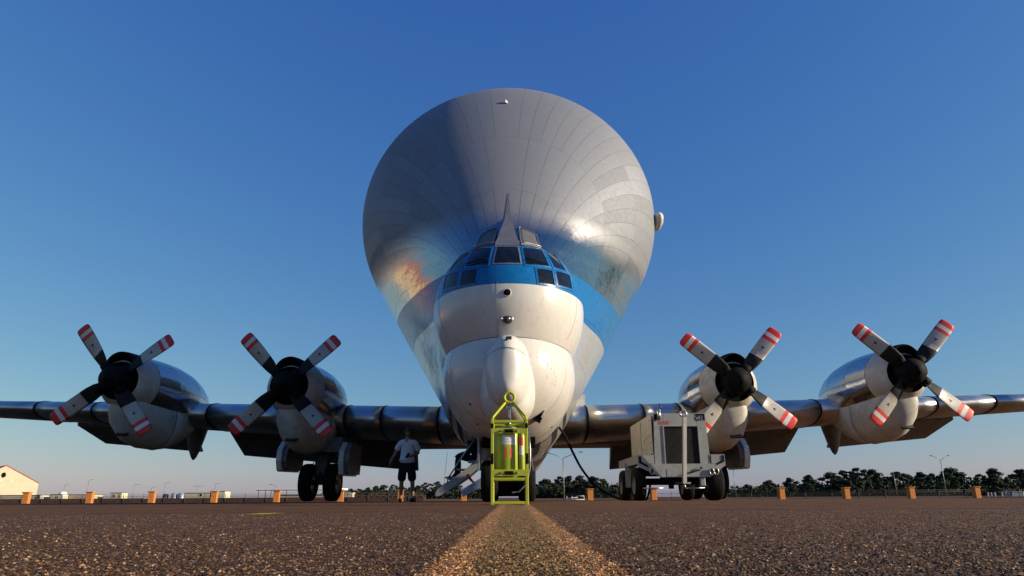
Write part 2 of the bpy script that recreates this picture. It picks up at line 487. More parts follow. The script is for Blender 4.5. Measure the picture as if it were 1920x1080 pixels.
def groundmat():
    m = NT('apron_asphalt'); v = m.coord('Object'); x, y, z = m.sep(v)
    wob = m.noise(v, 9, 5, 0.65)
    near = m.math('LESS_THAN', m.math('ADD', y, m.math('MULTIPLY', m.noise(v, 1.2, 4), 0.5)), 5.9)
    def cells(scale):
        vo = m.n('ShaderNodeTexVoronoi'); vo.inputs['Scale'].default_value = scale
        vo.inputs['Randomness'].default_value = 1.0
        m.l(v, vo.inputs['Vector'])
        s = m.n('ShaderNodeSeparateColor'); m.l(vo.outputs['Color'], s.inputs[0])
        return vo.outputs['Distance'], s.outputs[0], s.outputs[1]
    d1, r1, g1 = cells(105)
    d2, r2, g2 = cells(420)
    stone = m.ramp(r1, [(0.0, (0.0316, 0.0148, 0.0054)), (0.35, (0.0640, 0.0259, 0.0085)), (0.6, (0.1219, 0.0481, 0.0140)),
                        (0.80, (0.2146, 0.0857, 0.0241)), (0.93, (0.3575, 0.1486, 0.0429)), (0.985, (0.600, 0.600, 0.495))])
    fines = m.ramp(r2, [(0.0, (0.0287, 0.0132, 0.0047)), (0.6, (0.0858, 0.0349, 0.0109)), (1.0, (0.2146, 0.0872, 0.0273))])
    nearc = m.mix(m.ramp(d1, [(0.35, 0.0), (0.75, 0.85)]), stone, fines)
    patch = m.noise(v, 1.4, 5, 0.6)
    nearc = m.mix(m.ramp(patch, [(0.35, 0.45), (0.62, 0.0)]), nearc, m.mix(1.0, nearc, (0.55, 0.55, 0.58), 'MULTIPLY'))
    farn = m.noise(m.scaled(v, (1.0, 0.35, 1)), 2.2, 8, 0.65)
    farc = m.ramp(farn, [(0.25, (0.0858, 0.0375, 0.0130)), (0.5, (0.1256, 0.0539, 0.0180)), (0.75, (0.1716, 0.0767, 0.0249))])
    farc = m.mix(0.35, farc, fines)
    farc = m.mix(m.ramp(m.noise(m.scaled(v, (1.0, 0.25, 1)), 0.55, 5, 0.6), [(0.56, 0.0), (0.70, 0.55)]), farc, (0.0360, 0.0249, 0.0170))
    grass = m.math('GREATER_THAN', y, 34.0)
    gc = m.ramp(m.noise(v, 0.35, 6, 0.7), [(0.3, (0.0640, 0.0307, 0.0102)), (0.55, (0.1001, 0.0440, 0.0140)), (0.75, (0.1355, 0.0592, 0.0156))])
    base = m.mix(near, farc, nearc)
    base = m.mix(grass, base, gc)
    m.set('Base Color', base)
    m.set('Roughness', 0.85); m.set('Specular IOR Level', 0.25)
    h = m.math('SUBTRACT', 1.0, d1)
    h = m.math('ADD', h, m.math('MULTIPLY', d2, 0.35))
    m.bump(h, 1.0, 0.008)
    return m.mat
MT['ground'] = groundmat()

def linemat():
    m = NT('worn_line_paint'); v = m.coord('Object'); x, y, z = m.sep(v)
    vo = m.n('ShaderNodeTexVoronoi'); vo.inputs['Scale'].default_value = 105
    m.l(v, vo.inputs['Vector'])
    s = m.n('ShaderNodeSeparateColor'); m.l(vo.outputs['Color'], s.inputs[0])
    wear = m.noise(v, 24, 8, 0.75)
    ax = m.math('ABSOLUTE', m.math('SUBTRACT', x, 0.02))
    edge = m.math('ADD', ax, m.math('MULTIPLY', m.math('SUBTRACT', m.noise(v, 14, 5, 0.7), 0.5), 0.09))
    tan = m.ramp(s.outputs[0], [(0.0, (0.0865, 0.0356, 0.0117)), (0.3, (0.2470, 0.1038, 0.0292)), (0.65, (0.4446, 0.1978, 0.0583)), (0.95, (0.7000, 0.4154, 0.1685))])
    olive = m.ramp(s.outputs[0], [(0.0, (0.0585, 0.0299, 0.0099)), (0.3, (0.1430, 0.0759, 0.0198)), (0.65, (0.2600, 0.1437, 0.0360)), (0.95, (0.5200, 0.3105, 0.1080))])
    c = m.mix(m.ramp(edge, [(0.085, 0.0), (0.135, 1.0)]), olive, tan)
    dark = m.ramp(s.outputs[1], [(0.0, (0.0272, 0.0159, 0.0085)), (0.7, (0.0865, 0.0445, 0.0194)), (1.0, (0.1976, 0.1088, 0.0454))])
    c = m.mix(m.ramp(wear, [(0.52, 0.0), (0.68, 0.85)]), c, dark)
    c = m.mix(m.ramp(edge, [(0.19, 0.0), (0.225, 1.0)]), c, dark)
    m.set('Base Color', c); m.set('Roughness', 0.8); m.set('Specular IOR Level', 0.25)
    m.bump(m.math('SUBTRACT', 1.0, vo.outputs['Distance']), 1.0, 0.008)
    m.set('Alpha', m.ramp(m.math('ADD', edge, m.math('MULTIPLY', m.math('SUBTRACT', s.outputs[2], 0.5), 0.05)), [(0.198, 1.0), (0.202, 0.0)], 'CONSTANT'))
    return m.mat
MT['line'] = linemat()

def stonemat():
    m = NT('loose_stone'); v = m.coord('Object'); x, y, z = m.sep(v)
    at = m.n('ShaderNodeAttribute'); at.attribute_name = 'rnd'
    r = at.outputs['Fac']
    c = m.ramp(r, [(0.0, (0.0274, 0.0163, 0.0094)), (0.4, (0.0600, 0.0318, 0.0159)), (0.7, (0.1202, 0.0619, 0.0271)),
                   (0.88, (0.2185, 0.1161, 0.0502)), (0.96, (0.3605, 0.2064, 0.0945)), (1.0, (0.5462, 0.3784, 0.2184))])
    ax = m.math('ABSOLUTE', m.math('SUBTRACT', x, 0.02))
    c2 = m.ramp(r, [(0.0, (0.0983, 0.0387, 0.0118)), (0.5, (0.3059, 0.1290, 0.0384)), (1.0, (0.6337, 0.3612, 0.1594))])
    c3 = m.ramp(r, [(0.0, (0.0328, 0.0172, 0.0071)), (0.5, (0.1092, 0.0559, 0.0142)), (1.0, (0.4370, 0.2408, 0.0768))])
    ins = m.mix(m.math('GREATER_THAN', ax, 0.105), c3, c2)
    c = m.mix(m.math('LESS_THAN', ax, 0.198), c, ins)
    m.set('Base Color', c); m.set('Roughness', 0.7); m.set('Specular IOR Level', 0.3)
    return m.mat
MT['stone'] = stonemat()
# ------------------------------------------------------------------ setting
def gz(y):
    if y < 9.5: return -0.065 * (1 - y / 9.5)
    if y < 20.0: return 0.0
    if y < 70.0: return -0.36 * (y - 20.0) / 50.0
    return -0.36

def ground_sheet(name, mat, xs, ys, dz, kind='structure'):
    b = MB()
    vs = [(x, y, gz(y) + dz) for y in ys for x in xs]
    n = len(xs)
    fs = [(j * n + i, j * n + i + 1, (j + 1) * n + i + 1, (j + 1) * n + i) for j in range(len(ys) - 1) for i in range(n - 1)]
    b.add(vs, fs)
    o = b.build(name, mat, None, False)
    return tag(o, kind=kind)
ys = [-400, -60, -10, -2, 0, 2, 4, 6, 8, 9.5, 12, 16, 20, 25, 30, 40, 50, 60, 70, 100, 160, 300, 700, 1500, 3000]
xs = [-2500, -800, -300, -100, -40, -15, -5, 0, 5, 15, 40, 100, 300, 800, 2500]
g = ground_sheet('ground', MT['ground'], xs, ys, 0.0)
ln = ground_sheet('painted_line', MT['line'], [-0.215, 0.02, 0.255], [-3, 0, 2, 4, 6, 8, 9.5, 12], 0.0012)
# short yellow mark on the apron, left
MT['yellowline'] = paint('worn_yellow_paint', (0.42, 0.30, 0.02), 0.8, var=0.5, scale=30, dirt=0.9, spec=0.2)
ym = ground_sheet('yellow_marking', MT['yellowline'], [-2.02, -1.82], [5.35, 5.75], 0.004)
# expansion joints across the apron
for i, (yj, x0, x1) in enumerate(((6.05, -9, -0.6), (6.0, 0.5, 9), (8.6, -12, 12))):
    jb = ground_sheet('apron_joint', MT['underskin'], [x0, x0 / 2 + x1 / 2, x1], [yj, yj + 0.03], 0.004)

# irregular cracks in the apron beyond the coarse patch
def crack(x0, y0, x1, y1, w, seed):
    rnd = random.Random(seed); n = 26; pl = []
    for i in range(n + 1):
        t = i / n
        pl.append(Vector((x0 + (x1 - x0) * t, y0 + (y1 - y0) * t + rnd.uniform(-0.05, 0.05), 0)))
    vs, fs = [], []
    for i, p in enumerate(pl):
        k = w * rnd.uniform(0.4, 1.3)
        vs += [(p.x, p.y - k, gz(p.y - k) + 0.002), (p.x, p.y + k, gz(p.y + k) + 0.002)]
        if i: fs.append((2 * i - 2, 2 * i, 2 * i + 1, 2 * i - 1))
    tag(MB().add(vs, fs).build('apron_crack', MT['underskin'], None, False), kind='structure')
crack(-6.0, 5.2, -2.1, 6.1, 0.018, 1); crack(-4.4, 6.9, -0.9, 7.3, 0.016, 2); crack(1.0, 6.6, 5.5, 5.6, 0.016, 3); crack(2.2, 7.8, 7.5, 7.4, 0.02, 4)
crack(-9.0, 10.5, -1.5, 11.2, 0.02, 5); crack(0.8, 12.2, 8.0, 11.2, 0.02, 6)

# loose aggregate standing proud of the near asphalt
def gravel():
    rnd = random.Random(11)
    vs, fs, cols = [], [], []
    for i in range(52000):
        u = rnd.random()
        y = 1.0 / (1 / 0.85 - u * (1 / 0.85 - 1 / 6.0))       # denser where it shows larger
        x = rnd.uniform(-0.80, 0.80) * (y + 0.25)
        r = rnd.uniform(0.0020, 0.0054) * (1.0 if rnd.random() < 0.95 else 1.5)
        z = gz(y) + (0.0012 if abs(x - 0.02) < 0.235 else 0.0)
        b = len(vs)
        q = rnd.random() * PI
        cq, sq = math.cos(q), math.sin(q)
        for px, py, pz in ((1, 0, 0), (0, 1, 0), (-1, 0, 0), (0, -1, 0)):
            k = rnd.uniform(0.7, 1.3) * r
            vs.append((x + (px * cq - py * sq) * k, y + (px * sq + py * cq) * k, z + rnd.uniform(-0.1, 0.5) * r))
        vs.append((x + rnd.uniform(-.4, .4) * r, y + rnd.uniform(-.4, .4) * r, z + rnd.uniform(0.5, 1.0) * r))
        fs += [(b, b + 1, b + 4), (b + 1, b + 2, b + 4), (b + 2, b + 3, b + 4), (b + 3, b, b + 4)]
        c = rnd.random(); cols += [c] * 5
    me = bpy.data.meshes.new('gravel')
    me.from_pydata(vs, [], fs)
    a = me.attributes.new('rnd', 'FLOAT', 'POINT')
    a.data.foreach_set('value', cols)
    me.materials.append(MT['stone'])
    o = bpy.data.objects.new('gravel', me); col.objects.link(o)
    tag(o, 'loose brown and tan stone chips on the near asphalt', 'gravel', kind='stuff')
gravel()

# ---- trees
def crown_mesh(seed, h, w, base, pine=True):
    rnd = random.Random(seed)
    b = MB()
    lobes = []
    n = rnd.randint(12, 16)
    for i in range(n):
        t = (i + rnd.random() * 0.6) / n
        z = base + (h - base) * (0.08 + 0.86 * t)
        rad = w * (math.sin(PI * (0.16 + 0.72 * t)) ** 0.8) * (0.62 if pine else 0.75)
        a = i * 2.4 + rnd.random()
        k = rnd.uniform(0.25, 1.0) if t < 0.85 else 0.2
        lobes.append((math.cos(a) * rad * k, math.sin(a) * rad * k, z, rnd.uniform(0.20, 0.34) * w * (1.15 - 0.35 * t)))
    vs, fs = [], []
    for lx, ly, lz, lr in lobes:
        for q in range(95):
            d = Vector((rnd.gauss(0, 1), rnd.gauss(0, 1), rnd.gauss(0, 0.8)))
            if d.length < 1e-3: continue
            d = d.normalized() * lr * (rnd.random() ** 0.35)
            c = Vector((lx, ly, lz)) + d
            nrm = (d.normalized() + Vector((rnd.uniform(-.6, .6), rnd.uniform(-.6, .6), rnd.uniform(-.2, .7)))).normalized()
            a = nrm.orthogonal().normalized(); e = nrm.cross(a)
            s = rnd.uniform(0.20, 0.42) * (w / 3.2)
            an = rnd.random() * PI
            a2 = a * math.cos(an) + e * math.sin(an); e2 = nrm.cross(a2)
            i0 = len(vs)
            vs += [c - a2 * s, c - e2 * s * 0.6 + a2 * s * .1, c + a2 * s, c + e2 * s * 0.6]
            fs.append((i0, i0 + 1, i0 + 2, i0 + 3))
    b.add(vs, fs)
    return b.mesh('crown', MT['leaf'] if pine else MT['leaf2'], False)
def trunk_mesh(seed, h):
    rnd = random.Random(seed)
    b = MB()
    b.tube([(0, 0, -0.3), (rnd.uniform(-.1, .1), 0.05, h * 0.4), (rnd.uniform(-.2, .2), 0, h * 0.86)], [0.22, 0.16, 0.05], 7)
    for k in range(7):
        z = h * rnd.uniform(0.35, 0.8); a = rnd.random() * 2 * PI; l = h * rnd.uniform(0.12, 0.22)
        b.tube([(0, 0, z), (math.cos(a) * l * .5, math.sin(a) * l * .5, z + l * 0.2), (math.cos(a) * l, math.sin(a) * l, z + l * 0.5)], [0.07, 0.05, 0.02], 5)
    return b.mesh('trunk', MT['bark'])
TREES = [(crown_mesh(s, 10.0, w, base, pine), trunk_mesh(s + 50, 10.0)) for s, w, base, pine in
         ((1, 3.3, 3.0, True), (2, 3.9, 2.4, True), (3, 2.9, 3.6, True), (4, 4.2, 1.6, False), (5, 3.6, 2.0, True), (6, 4.6, 1.2, False))]
tree_i = [0]
def tree(x, y, top, label, group, width=1.0):
    i = tree_i[0]; tree_i[0] += 1
    pick = (i * 5 + i // 3) % 6
    cm, tm = TREES[pick]
    z0 = -0.36
    s = (top - z0) / 10.0
    t = empty('pine_tree' if pick not in (3, 5) else 'leafy_tree', (x, y, z0), (i * 2.13) % 6.28, label, 'tree', group)
    c = bpy.data.objects.new('crown', cm); col.objects.link(c); c.parent = t
    k = bpy.data.objects.new('trunk', tm); col.objects.link(k); k.parent = t
    t.scale = (s * width, s * width, s)
    return t
TREE_SETS = [('dark tree in the wood at the right, beyond the row of orange pillars', 'trees of the wood at the right', [(128.0, 389.5, 6.52), (144.3, 401.8, 8.68), (153.8, 394.8, 9.88), (168.3, 404.2, 11.51), (181.1, 405.0, 13.23), (178.5, 382.6, 13.57), (184.9, 380.5, 14.84), (210.0, 413.5, 14.54), (205.1, 390.4, 10.28), (210.9, 389.4, 12.76), (233.3, 419.8, 11.57), (229.4, 398.8, 12.69), (243.9, 413.5, 12.21), (246.6, 399.1, 15.21), (256.1, 405.6, 12.16), (253.9, 386.0, 11.23), (274.8, 405.4, 14.4), (289.6, 414.7, 10.44), (287.5, 400.9, 14.14), (302.7, 409.7, 15.58), (309.3, 406.9, 13.04), (299.7, 382.6, 13.33), (258.1, 380.9, 9.23), (123.8, 374.5, 4.5), (240.2, 365.6, 5.69), (273.4, 362.4, 8.12), (189.4, 359.5, 4.5), (139.4, 384.0, 5.38), (286.2, 368.8, 9.16), (174.1, 377.7, 9.4), (179.6, 370.4, 10.27), (267.2, 357.6, 9.29), (265.6, 367.2, 7.62), (140.3, 356.3, 4.5), (273.3, 365.6, 9.82), (154.6, 370.8, 5.69), (163.4, 360.4, 9.22), (285.6, 362.4, 9.98), (195.6, 381.1, 10.44), (266.3, 390.4, 8.57), (223.2, 365.4, 11.42), (169.0, 355.7, 9.05), (211.5, 380.5, 4.99), (138.0, 390.8, 4.5), (151.8, 369.4, 6.93), (140.8, 359.9, 6.54), (167.4, 358.8, 7.63), (185.4, 372.8, 9.33)]), ('dark tree in the clump seen between the nose wheels and the ground power cart', 'trees between the nose wheels and the cart', [(12.9, 385.8, 6.93), (17.8, 383.8, 9.92), (25.3, 382.4, 11.22), (30.4, 384.8, 11.54), (37.1, 397.6, 11.59), (42.6, 380.3, 11.05), (47.6, 377.2, 9.55), (54.7, 388.8, 6.43), (56.9, 369.5, 4.75), (23.0, 352.7, 5.31), (36.0, 356.6, 8.03), (36.9, 349.2, 7.83), (39.4, 348.8, 7.69), (32.0, 359.0, 6.2), (45.8, 371.2, 4.81), (10.3, 336.4, 4.5), (20.4, 350.1, 6.74), (24.6, 360.4, 7.18), (27.1, 360.9, 6.77)]), ('rounded tree seen beneath the nose beside the lowered airstair', 'trees beside the airstair', [(-55.3, 415.1, 7.3), (-53.0, 430.9, 9.42), (-42.7, 401.1, 9.31), (-40.2, 422.8, 8.55), (-33.7, 429.4, 8.02), (-25.6, 412.4, 7.06), (-19.2, 408.9, 7.85), (-23.1, 405.1, 4.5), (-39.6, 408.2, 4.5), (-41.7, 381.2, 5.37), (-39.2, 405.7, 4.5), (-40.9, 379.3, 4.5), (-38.9, 407.5, 4.87)]), ('tree in the low wooded rise behind the standing person', 'trees behind the standing person', [(-102.6, 431.2, 4.77), (-95.1, 417.6, 5.8), (-95.4, 442.3, 5.78), (-90.4, 443.5, 6.72), (-80.4, 417.3, 7.2), (-76.4, 421.1, 7.84), (-74.6, 442.3, 8.51), (-67.9, 435.7, 7.41), (-64.6, 442.3, 6.53), (-86.1, 411.2, 4.5), (-64.7, 409.2, 4.5), (-81.8, 406.8, 4.5), (-60.6, 421.8, 4.5), (-54.3, 385.5, 4.5), (-77.1, 387.7, 4.5), (-87.3, 391.0, 4.5)]), ('small dark tree between the low cream buildings at the far left', 'tree at the far left', [(-257.8, 386.5, 3.14)])]
def tree_label(lab, grp, x, y, top, k, n_tall):
    q = x / y
    tall = k < n_tall
    if 'right' in grp:
        spots = ((0.375, 'behind the orange pillar nearest the cart'), (0.466, 'behind the second orange pillar right of the cart'),
                 (0.53, 'beside the thin bare dark pole'), (0.60, 'at the foot of the tall double headed lamp'),
                 (0.65, 'behind the rightmost orange pillar'), (0.72, 'above the row of white posts'), (0.80, 'above the white cabin, at the right edge'))
        w = min(spots, key=lambda s: abs(s[0] - q))[1]
        return ('tall dark tree of the right wood, ' if tall else 'low front tree of the right wood, ') + w
    if 'nose wheels' in grp:
        spots = ((0.045, 'just right of the nose wheels'), (0.072, 'at the tall double armed lamp'), (0.107, 'above the orange pillar by the cable'), (0.15, 'behind the black cable beside the cart'))
        w = min(spots, key=lambda s: abs(s[0] - q))[1]
        return ('taller dark tree ' if tall else 'lower dark tree ') + w
    if 'airstair' in grp:
        spots = ((-0.125, 'between the standing person and the airstair'), (-0.095, 'under the foot of the airstair'), (-0.06, 'under the upper airstair beside the nose wheels'))
        w = min(spots, key=lambda s: abs(s[0] - q))[1]
        return ('rounded taller tree ' if tall else 'rounded lower tree ') + w
    if 'standing' in grp:
        spots = ((-0.235, 'just right of the left main wheels'), (-0.20, 'behind the low brown wall'), (-0.16, 'directly behind the standing person'), (-0.135, 'just right of the standing person'))
        w = min(spots, key=lambda s: abs(s[0] - q))[1]
        return ('taller tree of the low rise ' if tall else 'lower tree of the low rise ') + w
    return lab
TALL = {'trees of the wood at the right': 22, 'trees between the nose wheels and the cart': 9, 'trees beside the airstair': 7, 'trees behind the standing person': 9}
for lab, grp, items in TREE_SETS:
    for k, (x, y, top) in enumerate(items):
        tree(x, y, top, tree_label(lab, grp, x, y, top, k, TALL.get(grp, 1)), grp, 1.9)

# shrubby undergrowth along the foot of the woods: one mass
def undergrowth(name, x0, x1, y, h, n, lab, rise=False):
    rnd = random.Random(int(x0))
    vs, fs = [], []
    for i in range(n):
        c = Vector((rnd.uniform(x0, x1), y + rnd.uniform(-8, 8), 0.0))
        c.z = -0.36 + (h if not rise else h * (0.5 + 0.5 * (c.x - x0) / (x1 - x0))) * rnd.random() ** 1.3 * rnd.uniform(0.5, 1.1)
        nrm = Vector((rnd.gauss(0, 1), rnd.gauss(-0.8, 0.8), rnd.gauss(0.2, 0.8))).normalized()
        a = nrm.orthogonal().normalized(); e = nrm.cross(a); s = rnd.uniform(0.35, 0.9)
        b = len(vs); vs += [c - a * s, c - e * s * 0.7, c + a * s, c + e * s * 0.7]; fs.append((b, b + 1, b + 2, b + 3))
    o = MB().add(vs, fs).build(name, MT['leaf2'], None, False)
    tag(o, lab, 'undergrowth', kind='stuff')
undergrowth('undergrowth', 118, 335, 388, 10.5, 20000, 'dark undergrowth at the foot of the wood on the right', True)
undergrowth('undergrowth', 8, 66, 368, 7.0, 4500, 'dark undergrowth under the clump right of the nose')
undergrowth('undergrowth', -62, -14, 408, 5.5, 3200, 'dark undergrowth under the trees beside the airstair')
undergrowth('undergrowth', -110, -64, 415, 4.5, 3000, 'dark undergrowth under the trees behind the standing person')

# wood out of frame to the right: seen only as a reflection in the polished skin
def far_wood(name, path, h, n, lab):
    rnd = random.Random(len(name) + n)
    vs, fs = [], []
    L = [(Vector(path[i]), Vector(path[i + 1])) for i in range(len(path) - 1)]
    tot = sum((b - a).length for a, b in L)
    for a, b in L:
        k = int(n * (b - a).length / tot)
        for i in range(k):
            p = a.lerp(b, rnd.random())
            bump = 0.72 + 0.28 * math.sin(p.x * 0.31) * math.cos(p.y * 0.23)
            c = Vector((p.x + rnd.uniform(-6, 6), p.y + rnd.uniform(-6, 6), -0.36 + h * bump * rnd.random()))
            nrm = Vector((rnd.gauss(0, 1), rnd.gauss(0, 1), rnd.gauss(0.2, 0.7))).normalized()
            u = nrm.orthogonal().normalized(); w = nrm.cross(u); s = rnd.uniform(0.7, 1.7)
            q = len(vs); vs += [c - u * s, c - w * s * 0.7, c + u * s, c + w * s * 0.7]; fs.append((q, q + 1, q + 2, q + 3))
    o = MB().add(vs, fs).build(name, MT['leaf2'], None, False)
    tag(o, lab, 'wood', kind='stuff')
far_wood('wood', [(128, 112, 0), (205, 70, 0)], 27.0, 5500, 'wood out of frame to the right of the apron')
# ------------------------------------------------------------------ pillars, fences, lamps, buildings
PILLARS = [
    (-61.4, 'leftmost orange pillar, before the low wall of the gabled cream building'),
    (-53.4, 'orange pillar just right of the domed cream building'),
    (-45.57, 'orange pillar between the small cream hut and the silver tanks'),
    (-37.71, 'orange pillar before the taller cream shed, right of the silver tanks'),
    (-29.83, 'orange pillar before the open white roofed shelter'),
    (-21.77, 'orange pillar just right of the dark left main wheels'),
    (-14.22, 'orange pillar behind the legs of the standing person'),
    (-6.23, 'orange pillar behind the foot of the airstair'),
    (9.67, 'orange pillar between the tall double armed lamp and the black cable'),
    (17.69, 'orange pillar seen beneath the ground power cart'),
    (33.8, 'orange pillar nearest the cart on its right side'),
    (41.98, 'orange pillar before the wood, second one right of the cart'),
    (50.16, 'orange pillar before the wood, just left of the tall double headed lamp'),
    (58.4, 'rightmost orange pillar, beside the row of white posts')]
proto = None
def make_pillar():
    t = empty('orange_pillar', (0, 0, 0))
    MB().box((0, 0, 0.69), (0.70, 0.70, 1.38), bev=0.03).build('shaft', MT['orange'], t)
    MB().box((0, 0, 1.42), (0.80, 0.80, 0.08)).box((0, 0, 1.495), (0.94, 0.94, 0.07), bev=0.015).build('cap', MT['orangecap'], t)
    return t
for i, (x, lab) in enumerate(PILLARS):
    o = make_pillar() if proto is None else copy_tree(proto)
    proto = proto or o
    o.location = (x, 90, -0.42); o.rotation_euler = (0, 0, R_(7))
    tag(o, lab, 'pillar', 'orange pillars along the far edge of the apron')
for i, (x, lab) in enumerate(((-106.5, 'small distant orange post, the left one of the pair at the far left edge'),
                              (-104.3, 'small distant orange post, the right one of the pair at the far left edge'))):
    t = empty('small_post', (x, 150, -0.40), 0, lab, 'post', 'small orange posts at the far left')
    MB().box((0, 0, 0.35), (0.9, 0.9, 0.7), bev=0.03).build('shaft', MT['orange'], t)
    MB().box((0, 0, 0.72), (1.05, 1.05, 0.06)).build('cap', MT['orangecap'], t)

def fence(x0, x1, y, step, h, lab, screen):
    t = empty('security_fence', ((x0 + x1) / 2, y, -0.36), 0, lab, 'fence')
    cx = (x0 + x1) / 2
    pm = MB().cyl((0, 0, -0.1), (0, 0, h), 0.045, n=6).tube([(0, 0, h), (0, -0.18, h + 0.35)], 0.03, 5).mesh('post', MT['poledark'])
    k = int((x1 - x0) / step)
    for i in range(k + 1):
        p = bpy.data.objects.new('post', pm); col.objects.link(p); p.parent = t
        p.location = (x0 + i * step - cx, 0, 0)
    L = (x1 - x0) / 2
    MB().box((0, 0, h / 2), (2 * L, 0.012, h)).build('mesh_panel', MT['chain'], t)
    for dz, dy in ((0.12, -0.06), (0.23, -0.12), (0.34, -0.18)):
        MB().tube([(-L, dy, h + dz), (L, dy, h + dz)], 0.012, 4).build('barbed_wire', MT['poledark'], t)
    MB().tube([(-L, 0, h), (L, 0, h)], 0.02, 5).build('top_rail', MT['poledark'], t)
    if screen:
        MB().box((0, 0.06, 0.33), (2 * L, 0.05, 0.66)).build('base_screen', MT['brick'], t)
fence(-90, -14, 112, 3.2, 0.95, 'dark wire fence with barbed top, in front of the cream buildings at the left', True)
fence(8, 96, 112, 4.2, 0.95, 'dark wire fence at the foot of the wood on the right', False)

def lamp(x, y, z_top, arms, lab, grp=None, reach=2.0, lift=0.6, r=0.11, base=True):
    t = empty('street_lamp', (x, y, -0.36), 0, lab, 'street lamp', grp)
    H = z_top + 0.36
    MB().cyl((0, 0, 0), (0, 0, H - lift), r * 1.25, r * 0.7, n=8).build('pole', MT['pole'], t)
    for a in arms:
        MB().tube([(0, 0, H - lift - 0.05), (a * reach * 0.5, 0, H - lift * 0.45), (a * reach, 0, H - 0.05)], r * 0.5, 6).build('arm', MT['pole'], t)
        MB().lathe([(0.02, -0.45), (0.13, -0.3), (0.17, 0.0), (0.13, 0.3), (0.02, 0.42)], (a * (reach + 0.3), 0, H - 0.02), 'x', 8, 0, 1.0, 0.6).build('lamp_head', MT['poledark'], t)
    return t
lamp(109.3, 180, 9.75, (-1, 1), 'tall grey double headed street lamp before the wood at the right', None, 1.9, 1.2)
lamp(10.69, 150, 9.35, (-1, 1), 'tall grey double armed street lamp between the nose and the ground power cart', None, 3.6, 1.25, 0.13)
lamp(139.8, 260, 9.1, (), 'thin bare dark pole in front of the wood at the right')
lamp(62.4, 200, 8.3, (), 'thin pale pole below the right gear door')
LL = [(-301.72, 6.98, (1,), 'short street lamp in front of the gabled cream building'),
      (-271.73, 8.96, (1,), 'single arm street lamp above the domed cream building'),
      (-257.39, 11.98, (1,), 'tallest street lamp on the left, rising over the orange pillar by the domed building'),
      (-229.39, 9.0, (1,), 'single arm street lamp right of the small cream hut'),
      (-218.8, 7.37, (1,), 'single arm street lamp peeping over the orange pillar left of the tanks'),
      (-210.79, 10.12, (1,), 'single arm street lamp beside the dark tank'),
      (-191.08, 7.81, (-1, 1), 'small double headed street lamp above the cream shed'),
      (-180.28, 9.3, (1,), 'single arm street lamp over the orange pillar right of the silver tanks')]
for x, z, arms, lab in LL:
    lamp(x, 430, z, arms, lab, 'street lamps beyond the cream buildings', 2.2, 0.25, 0.16)
lamp(-87.0, 260, 5.2, (-1,), 'street lamp behind the white roofed shelter', None, 1.6, 0.2, 0.1)

def window(b_parent, x, y, z, w, h, t=0.15):
    f = MB()
    for dx in (-w / 2, w / 2): f.box((x + dx, y, z), (t, 0.12, h + t))
    for dz in (-h / 2, h / 2): f.box((x, y, z + dz), (w - t, 0.12, t))
    fo = f.build('window', MT['cream2'], b_parent)
    MB().box((x, y + 0.02, z), (w - t, 0.04, h - t)).build('pane', MT['glass'], fo)

# large gabled building, left edge (runs on out of frame)
gb = empty('gabled_building', (-287.6, 400, -0.4), R_(44), 'big cream building with a red gabled roof and an oval louvre in the gable', 'building')
w2, eave, ridge = 16.8, 10.0, 19.3
MB().prism([(-w2, 0), (w2, 0), (w2, eave), (0, ridge), (-w2, eave)], 0, 60).build('wall', MT['cream'], gb)
rf = MB()
rf.prism([(0, ridge + 0.05), (w2 + 0.3, eave - 0.1), (w2 + 0.3, eave + 0.3), (0, ridge + 0.5)], -0.3, 60)
rf.prism([(-0.01, ridge + 0.05), (-0.01, ridge + 0.5), (-w2 - 0.3, eave + 0.3), (-w2 - 0.3, eave - 0.1)], -0.3, 60)
rf.build('roof', MT['terracotta'], gb)
lv = MB().lathe([(1.45, -0.25), (1.45, 0.02)], (-0.6, 0, 14.3), 'y', 24, 0, 0.72, 1.0).build('louvre_frame', MT['roofgrey'], gb)
lb = MB()
lb.lathe([(1.36, -0.12), (0.01, -0.12)], (-0.6, 0, 14.3), 'y', 24, 0, 0.72, 1.0)
lb.build('louvre', MT['deep'], lv)
for dx in (-2.6, 2.6): MB().box((dx + 1, -0.05, 11.2), (1.2, 0.1, 1.6)).build('vent_panel', MT['cream2'], gb)
MB().cyl((-10.5, 14, ridge - 6), (-10.5, 14, ridge + 6), 0.7, 0.6, n=10).build('flue', MT['darkmetal'], gb)

def block(name, x, y, w, d, h, mat, lab, cat='building', wins=(), roof=None, grp=None, over=0.4):
    t = empty(name, (x, y, -0.4), 0, lab, cat, grp)
    MB().box((0, d / 2, h / 2), (w, d, h)).build('wall', MT[mat], t)
    MB().box((0, d / 2, h + 0.11), (w + over, d + over, 0.22)).build('roof', MT[roof or 'roofgrey'], t)
    for wx, wz, ww, wh in wins: window(t, wx, -0.07, wz, ww, wh)
    return t
block('low_building', -270.5, 390, 24, 10, 3.1, 'cream2', 'long low pale cream building at the foot of the gabled building')
block('low_building', -252.6, 392, 5.0, 9, 3.0, 'cream2', 'short low cream building right of the leftmost orange pillar')
dm = block('domed_building', -246.6, 385, 6.4, 8, 3.4, 'cream2', 'small cream building with a shallow white dome on its roof', 'building', ((0.6, 2.0, 1.0, 1.2),))
MB().lathe([(2.0, 0), (2.0, 0.5), (1.7, 1.0), (0.9, 1.35), (0.05, 1.45)], (0.6, 4, 3.62), 'z', 20).build('dome', MT['roofwhite'], dm)
block('low_building', -236.0, 390, 13.5, 9, 3.3, 'cream', 'low cream building joined to the right side of the domed building')
